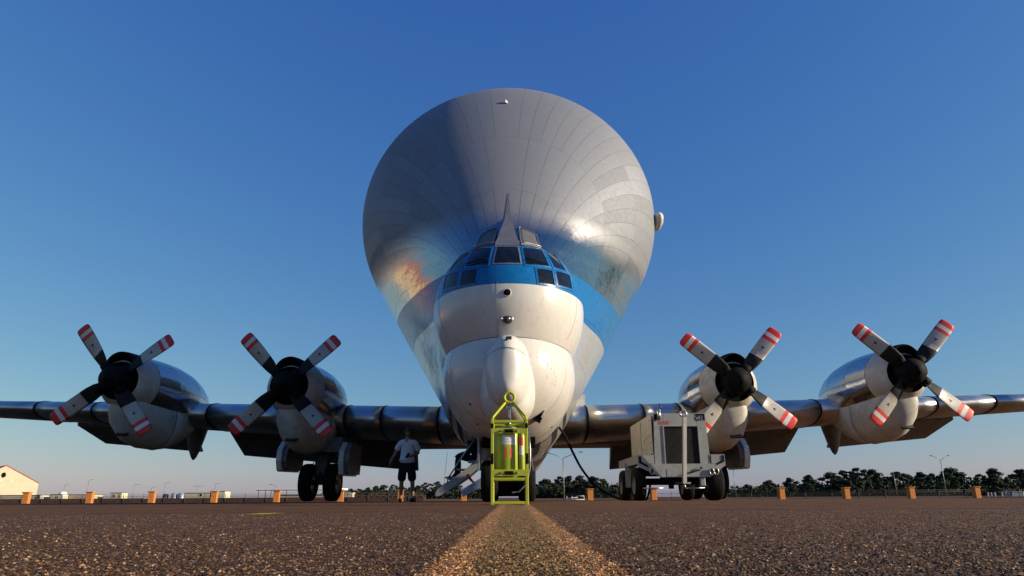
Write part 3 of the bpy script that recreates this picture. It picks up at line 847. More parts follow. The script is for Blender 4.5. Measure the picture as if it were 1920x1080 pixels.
ht = block('hut', -218.5, 392, 6.4, 6, 4.1, 'cream2', 'small cream hut with a flat dark roof and dark windows', 'hut', ((-1.0, 2.6, 1.3, 1.3), (2.3, 2.6, 0.7, 1.6)))
block('low_shed', -208.6, 396, 7.0, 4, 1.1, 'cream2', 'very low pale shed between the hut and the tanks', 'shed', (), 'roofwhite')
for x, r, h, mt, lab in ((-204.0 + 10, 1.5, 3.2, 'darkmetal', 'dark tank beside the street lamp'), (-187.6 - 1.5, 1.7, 3.7, 'silver', 'left silver tank before the cream shed'), (-184.9 - 0.4, 1.7, 3.7, 'silver', 'right silver tank before the cream shed')):
    t = empty('storage_tank', (x, 398, -0.4), 0, lab, 'tank', 'tanks by the cream shed')
    MB().lathe([(r, 0), (r, h), (r * 0.6, h + 0.25), (0.05, h + 0.4)], (0, 0, 0), 'z', 18).build('shell', MT[mt], t)
    MB().torus((0, 0, h * 0.5), r + 0.02, 0.05, 'z', 18, 6).build('band', MT['steel'], t)
block('shed', -182.0, 412, 17.0, 8, 4.0, 'cream2', 'long pale cream shed behind the silver tanks', 'shed', ((1.5, 3.0, 1.6, 1.4),))
block('shed', -171.0, 412, 8.6, 8, 4.8, 'cream2', 'taller cream shed behind the orange pillar right of the tanks', 'shed')
cn = empty('shelter', (-60, 200, -0.4), 0, 'open shelter with a flat white roof on thin dark posts', 'shelter')
MB().box((0, 3, 3.12), (24, 7, 0.34)).build('roof', MT['roofwhite'], cn)
MB().box((0, -0.7, 2.86), (24, 0.2, 0.18)).build('fascia', MT['darkmetal'], cn)
for x in (-11.5, -9.6, -8.0, -3.6, 1.5, 6.5, 11.5): MB().cyl((x, 0, 0), (x, 0, 2.78), 0.09, n=6).build('post', MT['poledark'], cn)
block('low_building', -62, 215, 19, 6, 1.55, 'cream', 'low cream wall block under the white roofed shelter', 'building')
block('cream_box', -47.4, 205, 2.4, 2.4, 1.9, 'cream', 'small bright cream box seen between the main wheels', 'box', (), 'roofwhite')
# low brown wall with white posts, behind the standing person
lw = empty('low_wall', (-42.5, 240, -0.4), 0, 'low brown wall with white posts behind the standing person', 'wall')
MB().box((0, 0.4, 0.62), (26, 0.4, 1.24)).build('wall_panel', MT['brick'], lw)
MB().box((0, 0.1, 1.32), (26, 0.9, 0.14)).build('coping', MT['terracotta'], lw)
for i in range(13): MB().box((-12.4 + i * 2.05, -0.1, 0.6), (0.22, 0.22, 1.2)).build('post', MT['postwhite'], lw)
md = MB().lathe([(2.2, 0), (2.0, 0.35), (1.1, 0.62), (0.05, 0.7)], (0, 0, 0), 'z', 14, 0, 1.0, 0.6).build('covered_mound', MT['terracotta'])
md.location = (-58.2 * 0.8, 200, -0.3); tag(md, 'reddish covered mound beside the main wheels', 'mound')
for i in range(7):
    if i == 3: continue
    p = MB().box((0, 0, 0.55), (0.34, 0.34, 1.1), bev=0.02).box((0, 0, 1.13), (0.42, 0.42, 0.08)).build('white_post', MT['postwhite'])
    p.location = (133.0 + i * 1.0, 200, -0.40)
    tag(p, ('first', 'second', 'third', '', 'fourth', 'fifth', 'last')[i] + ' short white post from the left in the row beside the white cabin', 'post', 'white posts at the far right')
wc = empty('white_cabin', (141.6, 201, -0.4), 0, 'low white cabin with a pale blue side at the right edge', 'cabin')
MB().box((-0.7, 0, 0.6), (3.0, 3.0, 1.2)).build('side_wall', MT['bluegrey'], wc)
MB().box((2.3, 0, 0.62), (2.9, 3.1, 1.24)).build('front_wall', MT['roofwhite'], wc)
MB().box((0.75, 0, 1.29), (6.2, 3.3, 0.08)).build('roof', MT['roofwhite'], wc)
# white rack behind, between lamp and pillar
rk = empty('pipe_rack', (9.4, 108, -0.36), 0, 'white pipe rack on the ground beside the tall double lamp', 'rack')
for x in (-1.3, -0.5, 0.25, 1.3): MB().tube([(x, 0, 0), (x, 0, 0.62)], 0.05, 6).build('upright', MT['postwhite'], rk)
MB().tube([(0.2, 0, 0.62), (1.35, 0, 0.62)], 0.05, 6).build('rail', MT['postwhite'], rk)
MB().tube([(-1.4, 0, 0.3), (0.2, 0, 0.42)], 0.05, 6).build('rail', MT['postwhite'], rk)
MB().tube([(-1.4, -0.2, 0.1), (1.35, -0.2, 0.1)], 0.06, 6).build('rail', MT['postwhite'], rk)
# terminal building out of frame to the left, mirrored in the polished flank
tbd = empty('terminal_building', (-97, 84, -0.4), R_(48), 'cream terminal with red roof and dark arches, out of frame to the left', 'building')
MB().box((0, 9, 10.5), (40, 18, 21)).build('wall', MT['cream'], tbd)
MB().prism([(-21, 21.0), (21, 21.0), (16, 26.0), (-16, 26.0)], -1, 19).build('roof', MT['terracotta'], tbd)
for k in range(4):
    MB().box((-13.8 + k * 9.2, -0.1, 6.0), (5.6, 0.4, 12.0)).build('arch', MT['roofgrey'], tbd)
# ------------------------------------------------------------------ the aircraft (x right, y aft from the nose, z up)
ac = empty('cargo_aircraft', (-0.10, 12.5, 0.0), -0.008,
           'huge bulbous silver cargo aircraft with a white nose, blue stripe and four propellers', 'aircraft')

def bez(pts, n=8):
    out = []
    P = [Vector(p) for p in pts]
    for i in range(len(P) - 1):
        p0 = P[max(0, i - 1)]; p1 = P[i]; p2 = P[i + 1]; p3 = P[min(len(P) - 1, i + 2)]
        for k in range(n):
            t = k / n
            out.append(0.5 * ((2 * p1) + (p2 - p0) * t + (2 * p0 - 5 * p1 + 4 * p2 - p3) * t * t + (3 * p1 - p0 - 3 * p2 + p3) * t ** 3))
    out.append(P[-1]); return out

# --- bulged fuselage: hull of an upper circle and a small lower circle
ZL, RL = 2.60, 1.47
def S_(t, s0):
    t = min(1.0, max(0.0, t))
    return s0 * t * (1 - t) ** 2 + t * t * (3 - 2 * t)
def hull_par(y):
    t = (y - 1.5) / 6.2
    crown = 5.15 + 7.88 * S_(t, 1.5)
    R = 0.80 + 3.79 * S_(t, 1.0)
    if y > 24:
        k = min(1, (y - 24) / 15.0)
        R = R * (1 - 0.62 * k * k * (3 - 2 * k)); crown -= 3.2 * k * k
    return R, crown - R
NA, NF, NB = 15, 4, 2         # strips per side: upper arc, flank, belly
def hull_pt(y, u, side):
    R, zc = hull_par(y)
    zl, rl = ZL + 0.06, RL - 0.45 * (1 - S_((y - 1.5) / 1.9, 0.0)) + 0.22 * S_((y - 3.0) / 2.5, 0.0)
    if y > 24: zl = ZL + 1.6 * ((y - 24) / 15.0) ** 2
    sa = (R - rl) / max(1e-3, (zc - zl))
    a = math.asin(max(-0.95, min(0.95, sa)))
    tot = NA + NF + NB
    if u <= NA:
        p = (u / NA) * (PI / 2 + a)
        x, z = R * math.sin(p), zc + R * math.cos(p)
    elif u <= NA + NF:
        k = (u - NA) / NF
        p = PI / 2 + a
        x = (R * (1 - k) + rl * k) * math.sin(p)
        z = (zc * (1 - k) + zl * k) + (R * (1 - k) + rl * k) * math.cos(p)
    else:
        k = (u - NA - NF) / NB
        p = PI / 2 + a + k * (PI / 2 - a)
        x, z = rl * math.sin(p), zl + rl * math.cos(p)
    return Vector((x * side - 0.06 * S_((y - 1.5) / 3.0, 0.0), y, z))
def hull_nrm(y, u, side):
    e = 0.02
    du = hull_pt(y, min(21, u + e), side) - hull_pt(y, max(0, u - e), side)
    dy = hull_pt(y + e, u, side) - hull_pt(y - e, u, side)
    n = du.cross(dy)
    if n.length < 1e-9: return Vector((0, 0, 1 if u < 1 else -1))
    n.normalize()
    c = hull_pt(y, u, side); R, zc = hull_par(y)
    out = Vector((c.x, 0, c.z - (zc if u < NA else ZL)))
    if out.length > 1e-6 and n.dot(out) < 0: n = -n
    return n

def grid_mesh(name, ptf, nrf, us, vs_, mat, off=0.0):
    vv, nn = [], []
    for a in vs_:
        for b in us:
            n = nrf(a, b); vv.append(ptf(a, b) + n * off); nn.append(n)
    k = len(us)
    fs = [(j * k + i, j * k + i + 1, (j + 1) * k + i + 1, (j + 1) * k + i) for j in range(len(vs_) - 1) for i in range(k - 1)]
    me = bpy.data.meshes.new(name)
    me.from_pydata(vv, [], fs)
    # make windings agree with the normals
    p = me.polygons[len(fs) // 2]
    if p.normal.dot(nn[p.vertices[0]]) < 0:
        me.clear_geometry(); me.from_pydata(vv, [], [f[::-1] for f in fs])
    me.materials.append(mat)
    for q in me.polygons: q.use_smooth = True
    me.normals_split_custom_set_from_vertices(nn)
    return me
def lin(a, b, n): return [a + (b - a) * i / n for i in range(n + 1)]

# dark structure under the skin
ub = MB()
for side in (-1, 1):
    rings = []
    for y in lin(1.45, 10.2, 40):
        rings.append([hull_pt(y, u, side) - hull_nrm(y, u, side) * 0.009 for u in lin(0, 21, 63)])
    ub.rings(rings, 0, False)
fus = ub.build('fuselage', MT['underskin'], ac)
BR = [1.5, 2.6, 3.8, 5.2, 6.8, 8.4, 10.2]
gap_m = 0.0028
for side in (-1, 1):
    cuts = [i for i in range(NA + NF)] + [NA + NF, NA + NF + NB]
    for j in range(len(BR) - 1):
        y0, y1 = BR[j], BR[j + 1]
        cj = cuts if j > 1 else cuts[:1] + cuts[2:NA:2] + [NA, NA + 2, NA + NF, NA + NF + NB]
        for ci in range(len(cj) - 1):
            u0, u1 = cj[ci], cj[ci + 1]
            # joint width in metres turned into parameter steps
            wid = max(0.05, (hull_pt((y0 + y1) / 2, u1, side) - hull_pt((y0 + y1) / 2, u0, side)).length)
            gu = gap_m / wid * (u1 - u0)
            # staggered plates: some strips skip the cut where they would be too narrow
            uu = lin(u0 + (gu if u0 > 0 else 0), u1 - (gu if u1 < 21 else 0), 4)
            yy = lin(y0 + 0.001, y1 - 0.001, 9)
            me = grid_mesh('skin_panel', lambda a, b: hull_pt(a, b, side), lambda a, b: hull_nrm(a, b, side), uu, yy, MT['skin'])
            o = bpy.data.objects.new('skin_panel', me); col.objects.link(o); o.parent = fus
rear = MB()
for side in (-1, 1):
    rear.rings([[hull_pt(y, u, side) for u in lin(0, 21, 63)] for y in lin(10.2, 39.0, 40)], 0, False)
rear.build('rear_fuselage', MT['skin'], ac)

# --- nose section: two superellipsoid lobes
def lobe(mb, zc, R, y0, ry, yend, n=2.15, sz=1.0):
    rings = []
    yc = y0 + ry
    for i in range(1, 31):
        t = i / 30.0
        y = y0 + ry * (1 - math.cos(t * PI / 2))
        rho = (max(0, 1 - ((yc - y) / ry) ** n)) ** (1 / n)
        rings.append([(R * rho * math.cos(q), y, zc + R * sz * rho * math.sin(q)) for q in [2 * PI * k / 96 for k in range(96)]])
    for y in lin(yc, yend, 4)[1:]:
        rings.append([(R * math.cos(q), y, zc + R * sz * math.sin(q)) for q in [2 * PI * k / 96 for k in range(96)]])
    mb.add([(0, y0, zc)] + rings[0], [(0, k + 1, (k + 1) % 96 + 1) for k in range(96)], 0, True)
    mb.rings(rings, 0, True)
UZ, UR, UY0, URY = 3.98, 1.68, 0.22, 2.3
LZ, LR, LY0, LRY = 2.60, 1.45, 0.42, 2.2
nb = MB()
lobe(nb, UZ, UR, UY0, URY, 4.0)
lobe(nb, LZ, LR, LY0, LRY, 4.5)
nose = nb.build('nose_section', MT['nose'], ac)
def lobe_y(x, z):
    best = None
    for zc, R, y0, ry in ((UZ, UR, UY0, URY), (LZ, LR, LY0, LRY)):
        rr = math.hypot(x, z - zc) / R
        if rr >= 1: continue
        y = y0 + ry * (1 - (1 - rr ** 2.15) ** (1 / 2.15))
        best = y if best is None else min(best, y)
    return best
def upper_nrm(x, z):
    e = 0.01
    def g(a, b):
        rr = min(0.999, math.hypot(a, b - UZ) / UR)
        return UY0 + URY * (1 - (1 - rr ** 2.15) ** (1 / 2.15))
    n = Vector(((g(x + e, z) - g(x - e, z)) / (2 * e), -1.0, (g(x, z + e) - g(x, z - e)) / (2 * e)))
    return n.normalized()
def upper_pt(x, z, off=0.0):
    rr = min(0.9985, math.hypot(x, z - UZ) / UR)
    y = UY0 + URY * (1 - (1 - rr ** 2.15) ** (1 / 2.15))
    return Vector((x, y, z)) + upper_nrm(x, z) * off

# radome with its base
rb = MB()
def pod(mb, rx, zlo, zhi, y0, depth, n=2.4, pz=2.4):
    zc, hz = (zlo + zhi) / 2, (zhi - zlo) / 2
    rings = []
    for i in range(0, 25):
        t = i / 24.0
        y = y0 + depth * (1 - math.cos(t * PI / 2))
        rho = max(0.0, 1 - ((y0 + depth - y) / depth) ** n) ** (1 / n)
        ring = []
        for k in range(64):
            q = 2 * PI * k / 64
            c, sn = math.cos(q), math.sin(q)
            X = rx * rho * math.copysign(abs(c) ** 0.80, c)
            Z = zc + (hz - (1 - rho) * rx) * math.copysign(abs(sn) ** 0.86, sn) if rho > 0.02 else zc + (hz - rx) * math.copysign(abs(sn) ** 0.86, sn)
            ring.append((X, y, Z))
        rings.append(ring)
    mb.rings(rings, 0, True, True)
pod(rb, 0.56, 1.42, 2.90, 0.10, 1.0)
rdb = rb.build('radome_base', MT['radome'], ac)
rb = MB(); pod(rb, 0.455, 1.62, 3.10, -0.30, 1.3, 2.6)
rad = rb.build('radome', MT['radome'], ac)
# rivet seam on the radome, pitot probe
sm = MB()
for k in range(23):
    x = -0.40 + 0.8 * k / 22
    sm.box((x, -0.30 + 0.62 * (abs(x) / 0.46) ** 3, 2.70 - 0.12 * (x / 0.4) ** 2), (0.026, 0.012, 0.008))
sm.build('rivet_seam', MT['darkmetal'], rad)
pt = MB(); pt.cyl((0.0, -0.20, 2.86), (0.0, -0.36, 2.87), 0.028, 0.02, 8).box((0.045, -0.33, 2.87), (0.09, 0.06, 0.05))
pt.build('probe', MT['darkmetal'], rad)
# round ports on the white brow
for z, r, c2 in ((3.90, 0.068, 'deep'), (3.40, 0.095, 'darkmetal')):
    y = lobe_y(0, z)
    p = MB().torus((-0.0, y - 0.004, z), r * 1.12, r * 0.14, 'y', 24, 8).build('port', MT['steel'] if c2 == 'darkmetal' else MT['white'], ac)
    MB().lathe([(r, 0.0), (r, -0.012), (r * 0.7, -0.02), (0.004, -0.024)], (0, y - 0.0, z), 'y', 20).build('lens', MT[c2], p)
MB().lathe([(0.03, -0.03), (0.02, -0.045), (0.003, -0.05)], (0.03, lobe_y(0, 3.4), 3.4), 'y', 10).build('lamp_glint', MT['steel'], ac)
# belly vent and small drains on the lower lobe
def on_low(x, z, off=0.0):
    rr = min(0.999, math.hypot(x, z - LZ) / LR)
    y = LY0 + LRY * (1 - (1 - rr ** 2.15) ** (1 / 2.15))
    return Vector((x, y - off, z))
c = on_low(0.60, 1.60)
MB().box(c + Vector((0, -0.02, 0)), (0.15, 0.14, 0.17), rot=Matrix.Rotation(0.5, 3, 'Y')).build('vent', MT['deep'], ac)
MB().box(c + Vector((0.10, -0.02, 0.06)), (0.03, 0.18, 0.16), rot=Matrix.Rotation(0.5, 3, 'Y')).build('vent_lip', MT['white'], ac)
for x, z in ((-0.75, 1.85), (-0.62, 1.5), (0.3, 1.5), (0.9, 1.5)):
    c = on_low(x, z); MB().cyl(c, c + Vector((0, -0.03, 0)), 0.02, n=8).build('drain', MT['darkmetal'], ac)
# seam line where the brow meets the lower nose, and a vertical seam
sl = []
for k in range(41):
    x = -1.3 + 2.6 * k / 40
    z0, z1 = 2.7, 3.6
    for _ in range(30):
        zm = (z0 + z1) / 2
        ru = math.hypot(x, zm - UZ) / UR; rl2 = math.hypot(x, zm - LZ) / LR
        yu = UY0 + URY * (1 - max(0, 1 - min(1, ru) ** 2.15) ** (1 / 2.15)); yl = LY0 + LRY * (1 - max(0, 1 - min(1, rl2) ** 2.15) ** (1 / 2.15))
        if yu < yl: z1 = zm
        else: z0 = zm
    sl.append((x, min(yu, yl) - 0.002, zm))
MB().tube(sl, 0.009, 5).build('seam', MT['fairing'], ac)
MB().tube([(-0.20, lobe_y(-0.20, z) - 0.0005, z) for z in lin(3.06, 4.14, 16)], 0.004, 4).build('seam', MT['fairing'], ac)
MB().tube([(-0.17, lobe_y(-0.17, z) - 0.0005, z) for z in lin(3.06, 3.4, 6)], 0.003, 4).build('seam', MT['fairing'], ac)

for zc, R, y0, ry, lo, hi_ in ((UZ, UR, UY0, URY, -0.58, 0.10), (LZ, LR, LY0, LRY, -3.0, 0.55)):
    for yy in (1.25,):
        rho = (1 - ((y0 + ry - yy) / ry) ** 2.15) ** (1 / 2.15) * R + 0.001
        for sg in (-1, 1):
            MB().tube([(sg * rho * math.cos(q), yy, zc + rho * math.sin(q)) for q in lin(lo if lo > -2 else -PI / 2, hi_, 26)], 0.0035, 4).build('seam', MT['fairing'], ac)
for pts in (((0.20, 1.72), (0.40, 1.66), (0.58, 1.76)), ((0.22, 1.62), (0.46, 1.55), (0.66, 1.66)), ((-0.5, 2.0), (-0.5, 1.7), (-0.3, 1.55)), ((0.75, 2.9), (0.78, 2.6), (0.76, 2.3))):
    MB().tube(bez([on_low(x, z, 0.001) for x, z in pts], 6), 0.004, 4).build('seam', MT['fairing'], ac)
for k in range(14):
    c = on_low(0.95 * math.cos(k * 0.16 - 0.2) , 2.3 + 0.95 * math.sin(k * 0.16 - 0.2) * 0.5, 0.0)
    MB().cyl(c, c + Vector((0, -0.006, 0)), 0.008, n=6).build('rivet', MT['fairing'], ac)
# --- cockpit windows: corners in the front elevation (x, z)
def win(corners, frame_mat, fw=0.035):
    q = [Vector((a[0], 0, a[1])) for a in corners]
    def bil(u, v): return (q[0] * (1 - u) + q[1] * u) * (1 - v) + (q[3] * (1 - u) + q[2] * u) * v
    def P(u, v, off):
        p = bil(u, v); return upper_pt(p.x, p.z, off)
    N = 6
    # frame: raised border ring
    eu = fw / max(0.1, (q[1] - q[0]).length); ev = fw / max(0.1, (q[3] - q[0]).length)
    fb = MB()
    lo, li, lt = [], [], []
    def ringpts(e1, e2, off):
        pts = []
        for i in range(N): pts.append(P(-e1 + (1 + 2 * e1) * i / N, -e2, off))
        for i in range(N): pts.append(P(1 + e1, -e2 + (1 + 2 * e2) * i / N, off))
        for i in range(N): pts.append(P(1 + e1 - (1 + 2 * e1) * i / N, 1 + e2, off))
        for i in range(N): pts.append(P(-e1, 1 + e2 - (1 + 2 * e2) * i / N, off))
        return pts
    fb.rings([ringpts(eu, ev, -0.02), ringpts(eu, ev, 0.010), ringpts(0, 0, 0.016), ringpts(0, 0, -0.02)], 0, True, smooth=False)
    fo = fb.build('cockpit_window', frame_mat, ac)
    g = MB()
    g.add([P(i / N, j / N, 0.006) for j in range(N + 1) for i in range(N + 1)],
          [(j * (N + 1) + i, j * (N + 1) + i + 1, (j + 1) * (N + 1) + i + 1, (j + 1) * (N + 1) + i) for j in range(N) for i in range(N)], 0, True)
    g.build('pane', MT['glass'], fo)
WIN = [([(-0.212, 4.985), (0.212, 4.985), (0.268, 4.54), (-0.268, 4.54)], True),
       ([(0.315, 4.975), (0.705, 5.025), (0.845, 4.56), (0.372, 4.515)], False),
       ([(0.785, 5.00), (0.985, 5.06), (1.215, 4.61), (0.960, 4.57)], False),
       ([(0.587, 4.445), (0.905, 4.47), (0.945, 4.145), (0.622, 4.135)], False),
       ([(0.980, 4.485), (1.290, 4.550), (1.325, 4.205), (1.020, 4.165)], False)]

for k, (corners, metal) in enumerate(WIN):
    for sgn in (1, -1):
        if k == 0 and sgn < 0: continue
        win([(a * sgn, b) for a, b in corners], MT['frame'] if metal else MT['bluepaint'], 0.028 if metal else 0.035)
# wipers
for s in (1, -1):
    pts = [upper_pt(s * a, b, 0.05) for a, b in ((0.36, 4.62), (0.52, 4.645), (0.80, 4.60))]
    MB().tube(pts, 0.012, 6).build('wiper', MT['black'], ac)

# spine fairing rising from the windshield into the bulge
def top_z(x, y):
    best = 0.0
    if y >= 1.5:
        R, zc = hull_par(y)
        if abs(x) < R: best = zc + math.sqrt(R * R - x * x)
    k = min(1.0, max(0.0, (UY0 + URY - y) / URY))
    rr = UR * max(0.0, 1 - k ** 2.15) ** (1 / 2.15)
    if rr > abs(x): best = max(best, UZ + math.sqrt(rr * rr - x * x))
    return best
def crown(y): return top_z(0, y)
sp = MB()
rings = []
for i in range(25):
    t = i / 24
    y = 0.66 + 1.85 * t
    w = 0.235 * (1 - t) ** 0.95 + 0.012
    h = 0.045 * min(1.0, t * 5 + 0.3) * (1 - t) + 0.012
    z = max(crown(y), 5.0 + (y - 0.66) * 0.86)
    rings.append([(-w - 0.02, y + 0.05, z - 0.4), (-w, y, z + h), (w, y, z + h), (w + 0.02, y + 0.05, z - 0.4)])
sp.rings(rings, 0, False, smooth=False)
sp.add(rings[0], [(0, 1, 2, 3)])
sp.build('spine_fairing', MT['fairing'], ac)
# eyebrow panels either side of it
for s in (1, -1):
    def EP(u, v, off):
        x = 0.29 - 0.03 * v + u * (0.42 - 0.04 * v)
        y = 0.80 + 0.24 * u * (1 - v) + 1.12 * v
        return Vector((x * s, y, max(top_z(x, y), 5.05 + (y - 0.80 - 0.24 * u) * 0.72) + off))
    N = 5
    pb = MB().add([EP(i / N, j / N, 0.03) for j in range(N + 1) for i in range(N + 1)],
                  [(j * (N + 1) + i, j * (N + 1) + i + 1, (j + 1) * (N + 1) + i + 1, (j + 1) * (N + 1) + i) for j in range(N) for i in range(N)], 0, True)
    bo = [EP(0, j / N, 0.03) for j in range(N + 1)] + [EP(i / N, 1, 0.03) for i in range(1, N + 1)] + [EP(1, 1 - j / N, 0.03) for j in range(1, N + 1)] + [EP(1 - i / N, 0, 0.03) for i in range(1, N)]
    pb.rings([bo, [p - Vector((0, 0, 0.35)) for p in bo]], 0, True, smooth=False)
    po = pb.build('eyebrow_panel', MT['panelgrey'], ac)
    bd = [EP(0, j / N, 0.036) for j in range(N + 1)] + [EP(i / N, 1, 0.036) for i in range(1, N + 1)] + [EP(1, 1 - j / N, 0.036) for j in range(1, N + 1)] + [EP(1 - i / N, 0, 0.036) for i in range(1, N + 1)]
    MB().tube(bd, 0.016, 6).build('panel_trim', MT['frame'], po)
# pod antenna on the right shoulder, beacon on the crown
MB().lathe([(0.02, -0.5), (0.16, -0.38), (0.23, -0.1), (0.23, 0.2), (0.15, 0.5), (0.02, 0.62)], (hull_par(7.2)[0] + 0.02, 7.2, 8.25), 'y', 16, 0, 0.75, 1.0).build('side_pod', MT['radome'], ac)
yb = 5.0
MB().lathe([(0.07, -0.02), (0.06, 0.06), (0.03, 0.10), (0.003, 0.12)], (-0.10, yb, crown(yb)), 'z', 12).build('beacon', MT['labelwhite'], ac)
# lower fuselage side skirt behind the wing (white on both flanks)
sk = MB()
for s in (-1, 1):
    sk.box((s * 2.55, 21.0, 3.5), (0.86, 10, 1.35))
sk.build('rear_skirt', MT['white'], ac)

# --- wing
def wing_par(ax):
    k = ax / 23.8
    le = 11.2 + 1.5 * k
    ch = 6.3 - 3.7 * k
    z = 2.44 + 1.11 * k
    th = 1.38 - 0.98 * k
    return le, ch, z, th
def airfoil(ax, sgn, cut=1.0):
    le, ch, z, th = wing_par(ax)
    pts = []
    def yt(c): return 5 * (0.2969 * math.sqrt(c) - 0.1260 * c - 0.3516 * c * c + 0.2843 * c ** 3 - 0.1036 * c ** 4)
    cs = [cut * (1 - math.cos(PI * i / 14)) / 2 for i in range(15)]
    for c in reversed(cs): pts.append((ax * sgn, le + c * ch, z + 0.06 * th + yt(c) * th * 1.08 - 0.02 * c * ch))
    for c in cs[1:]: pts.append((ax * sgn, le + c * ch, z + 0.06 * th - yt(c) * th * 0.92 - 0.02 * c * ch))
    return pts
for sgn in (-1, 1):
    wb_ = MB()
    cuts = [1.2, 2.6, 4.6, 5.9, 8.1, 10.9, 13.6, 15.2, 17.4, 20.4, 23.8]
    for i in range(len(cuts) - 1):
        a, b = cuts[i] + 0.008, cuts[i + 1] - 0.008
        rg = [airfoil(a + (b - a) * k / 3, sgn, 0.80 if b < 17.5 else 1.0) for k in range(4)]
        wb_.rings(rg, 0, True, True, True)
    wo_ = wb_.build('wing', MT['wing'], ac)
    # dark strip round the leading edge at each joint
    for cx in cuts[1:-1]:
        pts = airfoil(cx, sgn)[6:24]
        MB().tube([Vector(p) + Vector((0, -0.006, 0)) for p in pts], 0.022, 5).build('joint_strip', MT['deep'], wo_)
    # spar filling the joints
    MB().rings([[(x, y + (0.04 if k < 0 else 0.0), z2) for (x, y, z2) in
                 [((sgn * ax), wing_par(ax)[0] + c * wing_par(ax)[1], wing_par(ax)[2] + d * wing_par(ax)[3]) for c, d in ((0.06, -0.12), (0.06, 0.22), (0.55, 0.3), (0.55, -0.2))]]
                for k, ax in ((0, 1.2), (0, 23.6))], 0, True, True, True, False).build('spar', MT['underskin'], wo_)
    # lowered flaps
    for a, b in ((3.95, 11.3), (13.1, 17.3)):
        rg = []
        for k in range(5):
            ax = a + (b - a) * k / 4
            le, ch, z, th = wing_par(ax)
            y0 = le + 0.70 * ch
            zt = z + 0.02
            y1 = 16.6 + 0.02 * ax
            zb = 1.16 + (ax - 3.85) * 0.090
            rg.append([(ax * sgn, y0, zt), (ax * sgn, y0 + 0.5, zt + 0.16), (ax * sgn, y1 + 0.06, zb + 0.06), (ax * sgn, y1, zb), (ax * sgn, y0 + 0.02, zt - 0.35)])
        MB().rings(rg, 0, True, True, True, False).build('flap', MT['flap'], ac)
    # small hinge fairing under the inboard wing
    MB().box((sgn * 2.9, 15.2, 2.30), (3.0, 2.6, 0.56), bev=0.05).build('wing_fillet', MT['flap'], ac)
    for ax in (9.3, 14.4, 19.2):
        le, ch, z, th = wing_par(ax)
        MB().box((sgn * ax, le + 0.05, z - 0.06), (0.16, 0.10, 0.05), bev=0.01).build('landing_lamp', MT['darkmetal'], ac)

